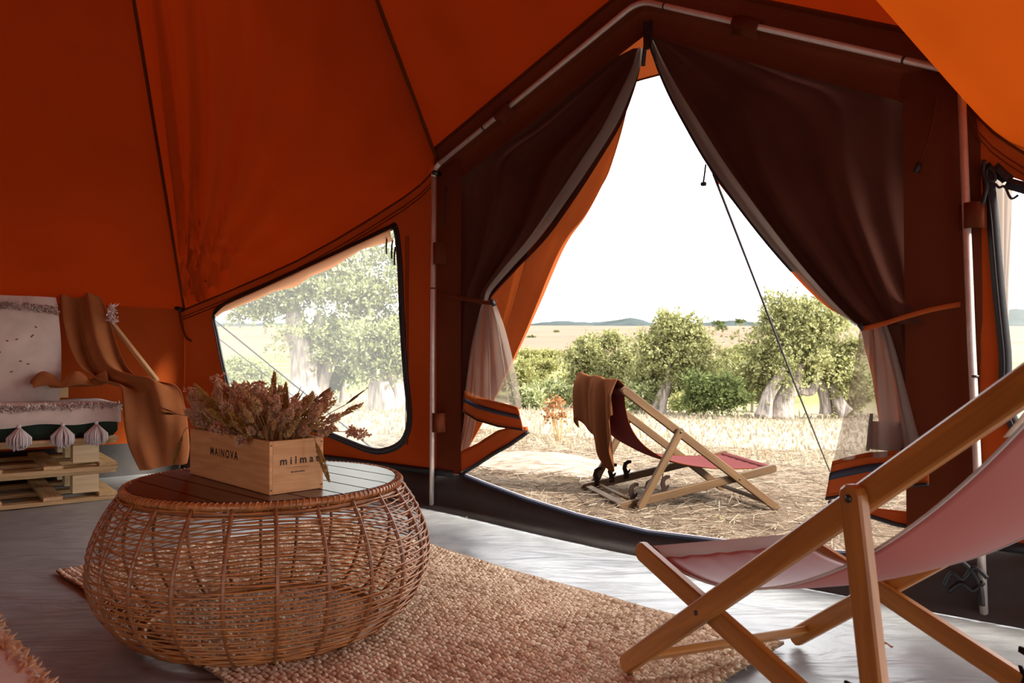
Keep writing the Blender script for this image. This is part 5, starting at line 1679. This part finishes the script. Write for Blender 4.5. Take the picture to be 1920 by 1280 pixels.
# trees behind the left window
c = [(-4.108, 17, 2.082), (-4.697, 17, 2.552), (-3.522, 17, 2.317), (-3.051, 17, 1.73), (-5.164, 17, 1.965), (-5.632, 17, 1.73), (-3.987, 17, 1.143), (-3.166, 17, 1.026), (-4.23, 17, 3.141), (-3.29, 17, 3.023), (-2.583, 17, 2.317), (-2.346, 17, 1.378), (-4.691, 17, 1.378)]
tree('olive_tree', [(-4.509, 17, -0.122)][0], [blob(c[0], 80, 70, 2.4, 17), blob(c[1], 60, 50, 1.6, 17), blob(c[2], 60, 60, 1.6, 17), blob(c[3], 50, 60, 1.6, 17), blob(c[4], 45, 36, 1.0, 17.5), blob(c[5], 40, 28, .8, 18), blob(c[6], 50, 44, 1.3, 16.6), blob(c[7], 46, 40, 1.3, 16.6), blob(c[8], 70, 50, 1.4, 17), blob(c[9], 70, 60, 1.5, 17), blob(c[10], 60, 60, 1.3, 17), blob(c[11], 50, 50, 1.2, 17), blob(c[12], 22, 20, .4, 16.5)],
     [(W3([(-4.543, 17, -0.227), (-4.522, 17, 0.206), (-4.595, 17, 0.791), (-4.739, 17, 1.495), (-4.871, 17, 2.082)]), [.40, .30, .28, .22, .12]), (W3([(-4.384, 17.2, -0.216), (-4.197, 17.2, 0.376), (-4.008, 17.2, 0.767), (-3.796, 17.2, 1.147)]), [.30, .20, .14, .08]), (W3([(-4.453, 17, 0.557), (-4.268, 17, 1.143), (-4.224, 17, 1.73)]), [.24, .18, .1])],
     46000, .085, 'leaf_b', 'big olive tree with thick pale trunk behind the left window', 'tree', GT, 15)
c = [(-2.483, 15, 1.005), (-2.793, 15, 0.819), (-2.069, 15, 0.902)]
tree('olive_tree', [(-2.428, 15, -0.255)][0], [blob(c[0], 56, 50, 2, 15), blob(c[1], 36, 30, 1, 15), blob(c[2], 50, 46, 1.4, 15)],
     [(W3([(-2.458, 15, -0.317), (-2.48, 15, 0.023), (-2.522, 15, 0.333), (-2.564, 15, 0.592)]), [.36, .28, .22, .12]), (W3([(-2.252, 15, -0.296), (-2.232, 15, 0.075), (-2.295, 15, 0.437), (-2.254, 15, 0.643)]), [.26, .2, .16, .1]), (W3([(-2.686, 15, -0.296), (-2.645, 15, 0.023), (-2.605, 15, 0.333)]), [.18, .12, .1])],
     13000, .08, 'leaf_b', 'olive with broad split trunk at the right side of the left window', 'tree', GT, 16)
c = [(-4.191, 19, 0.392), (-3.798, 19, 0.523), (-4.517, 19, 0.195)]
tree('dark_shrub', [(-4.188, 19, -0.262)][0], [blob(c[0], 46, 40, 2, 19), blob(c[1], 46, 44, 2, 19), blob(c[2], 30, 30, 1, 19)], [(W3([(-4.188, 19, -0.328), (-4.163, 19, -0.001), (-4.125, 19, 0.392)]), [.06, .05, .03])], 9000, .09, 'leaf_d', 'dark green shrub between the two trunks behind the left window', 'shrub', GT, 17)
c = [(-10.34, 30, 0.333), (-10.959, 30, 0.126), (-9.511, 30, 0.023)]
tree('scrub_bush', [(-10.335, 30, -0.493)][0], [blob(c[0], 40, 20, 2, 30), blob(c[1], 40, 20, 2, 30), blob(c[2], 36, 20, 1, 30)], [(W3([(-10.335, 30, -0.597), (-10.337, 30, -0.184), (-10.298, 30, 0.23)]), [.06, .05, .03])], 5000, .12, 'leaf_b', 'pale bush low at the left side of the left window', 'bush', GT, 18)

# straw litter on the ground
def blades(n, gen, seed):
    r = np.random.default_rng(seed)
    V, Fc = [], []
    for i in range(n):
        P, w = gen(r)
        k = len(V)
        s = (P[-1] - P[0]).cross(Vector(r.normal(0, 1, 3))).normalized() * w
        if len(P) == 2:
            V += [P[0] - s, P[0] + s, P[1] + s * .5, P[1] - s * .5]
            Fc.append((k, k + 1, k + 2, k + 3))
        else:
            V += [P[0] - s, P[0] + s, P[1] + s * .8, P[1] - s * .8, P[2]]
            Fc += [(k, k + 1, k + 2, k + 3), (k + 3, k + 2, k + 4)]
    return V, Fc
def litter(r):
    while True:
        y = 2.9 + 7.0 * r.random() ** 1.7
        x = r.uniform(-1.2, 4.4)
        if (Vector((x, y, 0)) - PL).dot(DN) > .06: break
    a = r.uniform(0, 6.28); ln = r.uniform(.04, .19) * (1 if r.random() > .1 else 1.8)
    z = terrain(x, y) + r.uniform(.002, .018)
    p = Vector((x, y, z)); d = Vector((math.cos(a), math.sin(a), r.normal(0, .12))) * ln
    return [p, p + d], r.uniform(.0011, .0030)
V, Fc = blades(28000, litter, 5)
mk('straw_litter', V, Fc, M['straw'], label='loose straw and dry stalks strewn over the ground outside', cat='straw', kind='stuff')
def tall(r):
    y = 7.5 + 17 * r.random() ** 1.2
    x = r.uniform(-.75, .62) * y
    z = terrain(x, y)
    h = r.uniform(.03, .10) * (2.2 if r.random() < .06 else 1) * (0.5 + y / 24)
    l = Vector((r.normal(0, .35), r.normal(0, .35), 0)) * h
    p = Vector((x, y, z - .01))
    return [p, p + Vector((0, 0, h * .6)) + l * .4, p + Vector((0, 0, h)) + l], .006 + .0006 * y
V, Fc = blades(15000, tall, 6)
mk('dry_grass', V, Fc, M['drygrass'], label='short dry yellow grass covering the field outside', cat='grass', kind='stuff')
# pale mound of dry roots left of the outdoor chair
mc = [(0.182, 5.884, -0.02)][0]
V, Fc = [], []
for i in range(22):
    for j in range(30):
        a = -1 + 2 * i / 21; b = -1 + 2 * j / 29
        x, y = mc[0] + a * .75 + .10, mc[1] + b * .42
        h = max(0, 1 - a * a - b * b) ** .8 * .12 + .03 * fnoise(x * 7, y * 7) * max(0, 1 - a * a - b * b)
        V.append((x, y, terrain(x, y) - .015 + h))
for i in range(21):
    for j in range(29): Fc.append((i * 30 + j, (i + 1) * 30 + j, (i + 1) * 30 + j + 1, i * 30 + j + 1))
M['mound'] = solid('pale_dust', (0.21, 0.165, 0.13, 1), 1.0, .5, 9, stretch=(1, 5, 1), bmp=.9, bdist=.02, spec=0)
mk('earth_mound', V, Fc, M['mound'], smooth=True, label='low pale mound of dry earth left of the outdoor chair', cat='mound')
# small wild plants
def weed(name, base, h, heads, label, mat, seed, spread=.35, cat='plant', group=None):
    r = np.random.default_rng(seed)
    base = Vector(base)
    t = thing(name, base, label, cat, group)
    SVV, SFF, HVV, HFF = [], [], [], []
    for i in range(heads):
        d = Vector((r.normal(0, spread), r.normal(0, spread), 1)) * h * r.uniform(.65, 1.05)
        v, f = tube_geo([base, base + d * .5 + Vector((r.normal(0, .02), 0, 0)), base + d], .0022 * h / .3, 4)
        k = len(SVV); SVV += v; SFF += [tuple(k + q for q in z) for z in f]
        for _ in range(16):
            c = base + d + Vector(r.normal(0, .055 * h, 3))
            o = Vector(r.normal(0, 1, 3)).normalized() * .04 * h
            s = o.orthogonal() * .6
            k = len(HVV); HVV += [c - o, c + s, c + o, c - s]; HFF.append((k, k + 1, k + 2, k + 3))
    mk('stalks', SVV, SFF, M['stem'], t, smooth=True)
    mk('heads', HVV, HFF, M[mat], t, kind='stuff')
    return t
weed('wild_plant', [(0.524, 8.458, -0.18)][0], .52, 15, 'rust coloured dry plant left of the outdoor chair', 'rust', 1, .24)
for (p_, lb, sd) in (([(2.041, 7.608, -0.16)][0], 'small rust seed plant behind the chair seat, left one', 2), ([(2.35, 7.851, -0.16)][0], 'small rust seed plant behind the chair seat, middle one', 3), ([(2.679, 8.111, -0.16)][0], 'small rust seed plant to the right behind the chair seat', 4)):
    weed('seed_plant', (p_[0], p_[1], terrain(p_[0], p_[1])), .10, 6, lb, 'rust', sd, .5)
for (p_, lb, sd) in (([(1.182, 4.322, -0.1)][0], 'small green weed in the straw in front of the outdoor chair', 5), ([(0.383, 5.152, 0)][0], 'tiny green weed at the back corner of the outdoor chair', 6)):
    weed('green_weed', (p_[0], p_[1], terrain(p_[0], p_[1])), .06, 7, lb, 'leaf_a', sd, .8)
(tw0, tw1), = [[(1.011, 5.161, -0.09), (1.273, 6.13, -0.09)]]
tz = terrain(tw0[0], tw0[1])
b0 = Vector((tw0[0], tw0[1], tz))
V, Fc = tube_geo(smooth_path([b0, b0 + Vector((-.01, 0, .08)), b0 + Vector((.0, 0, .14)), b0 + Vector((.045, 0, .19))]), [.004] * 12 + [.002] * 7, 5)
mk('dry_twig', V, Fc, M['stem'], smooth=True, label='bent dry twig standing behind the outdoor chair rail', cat='twig')
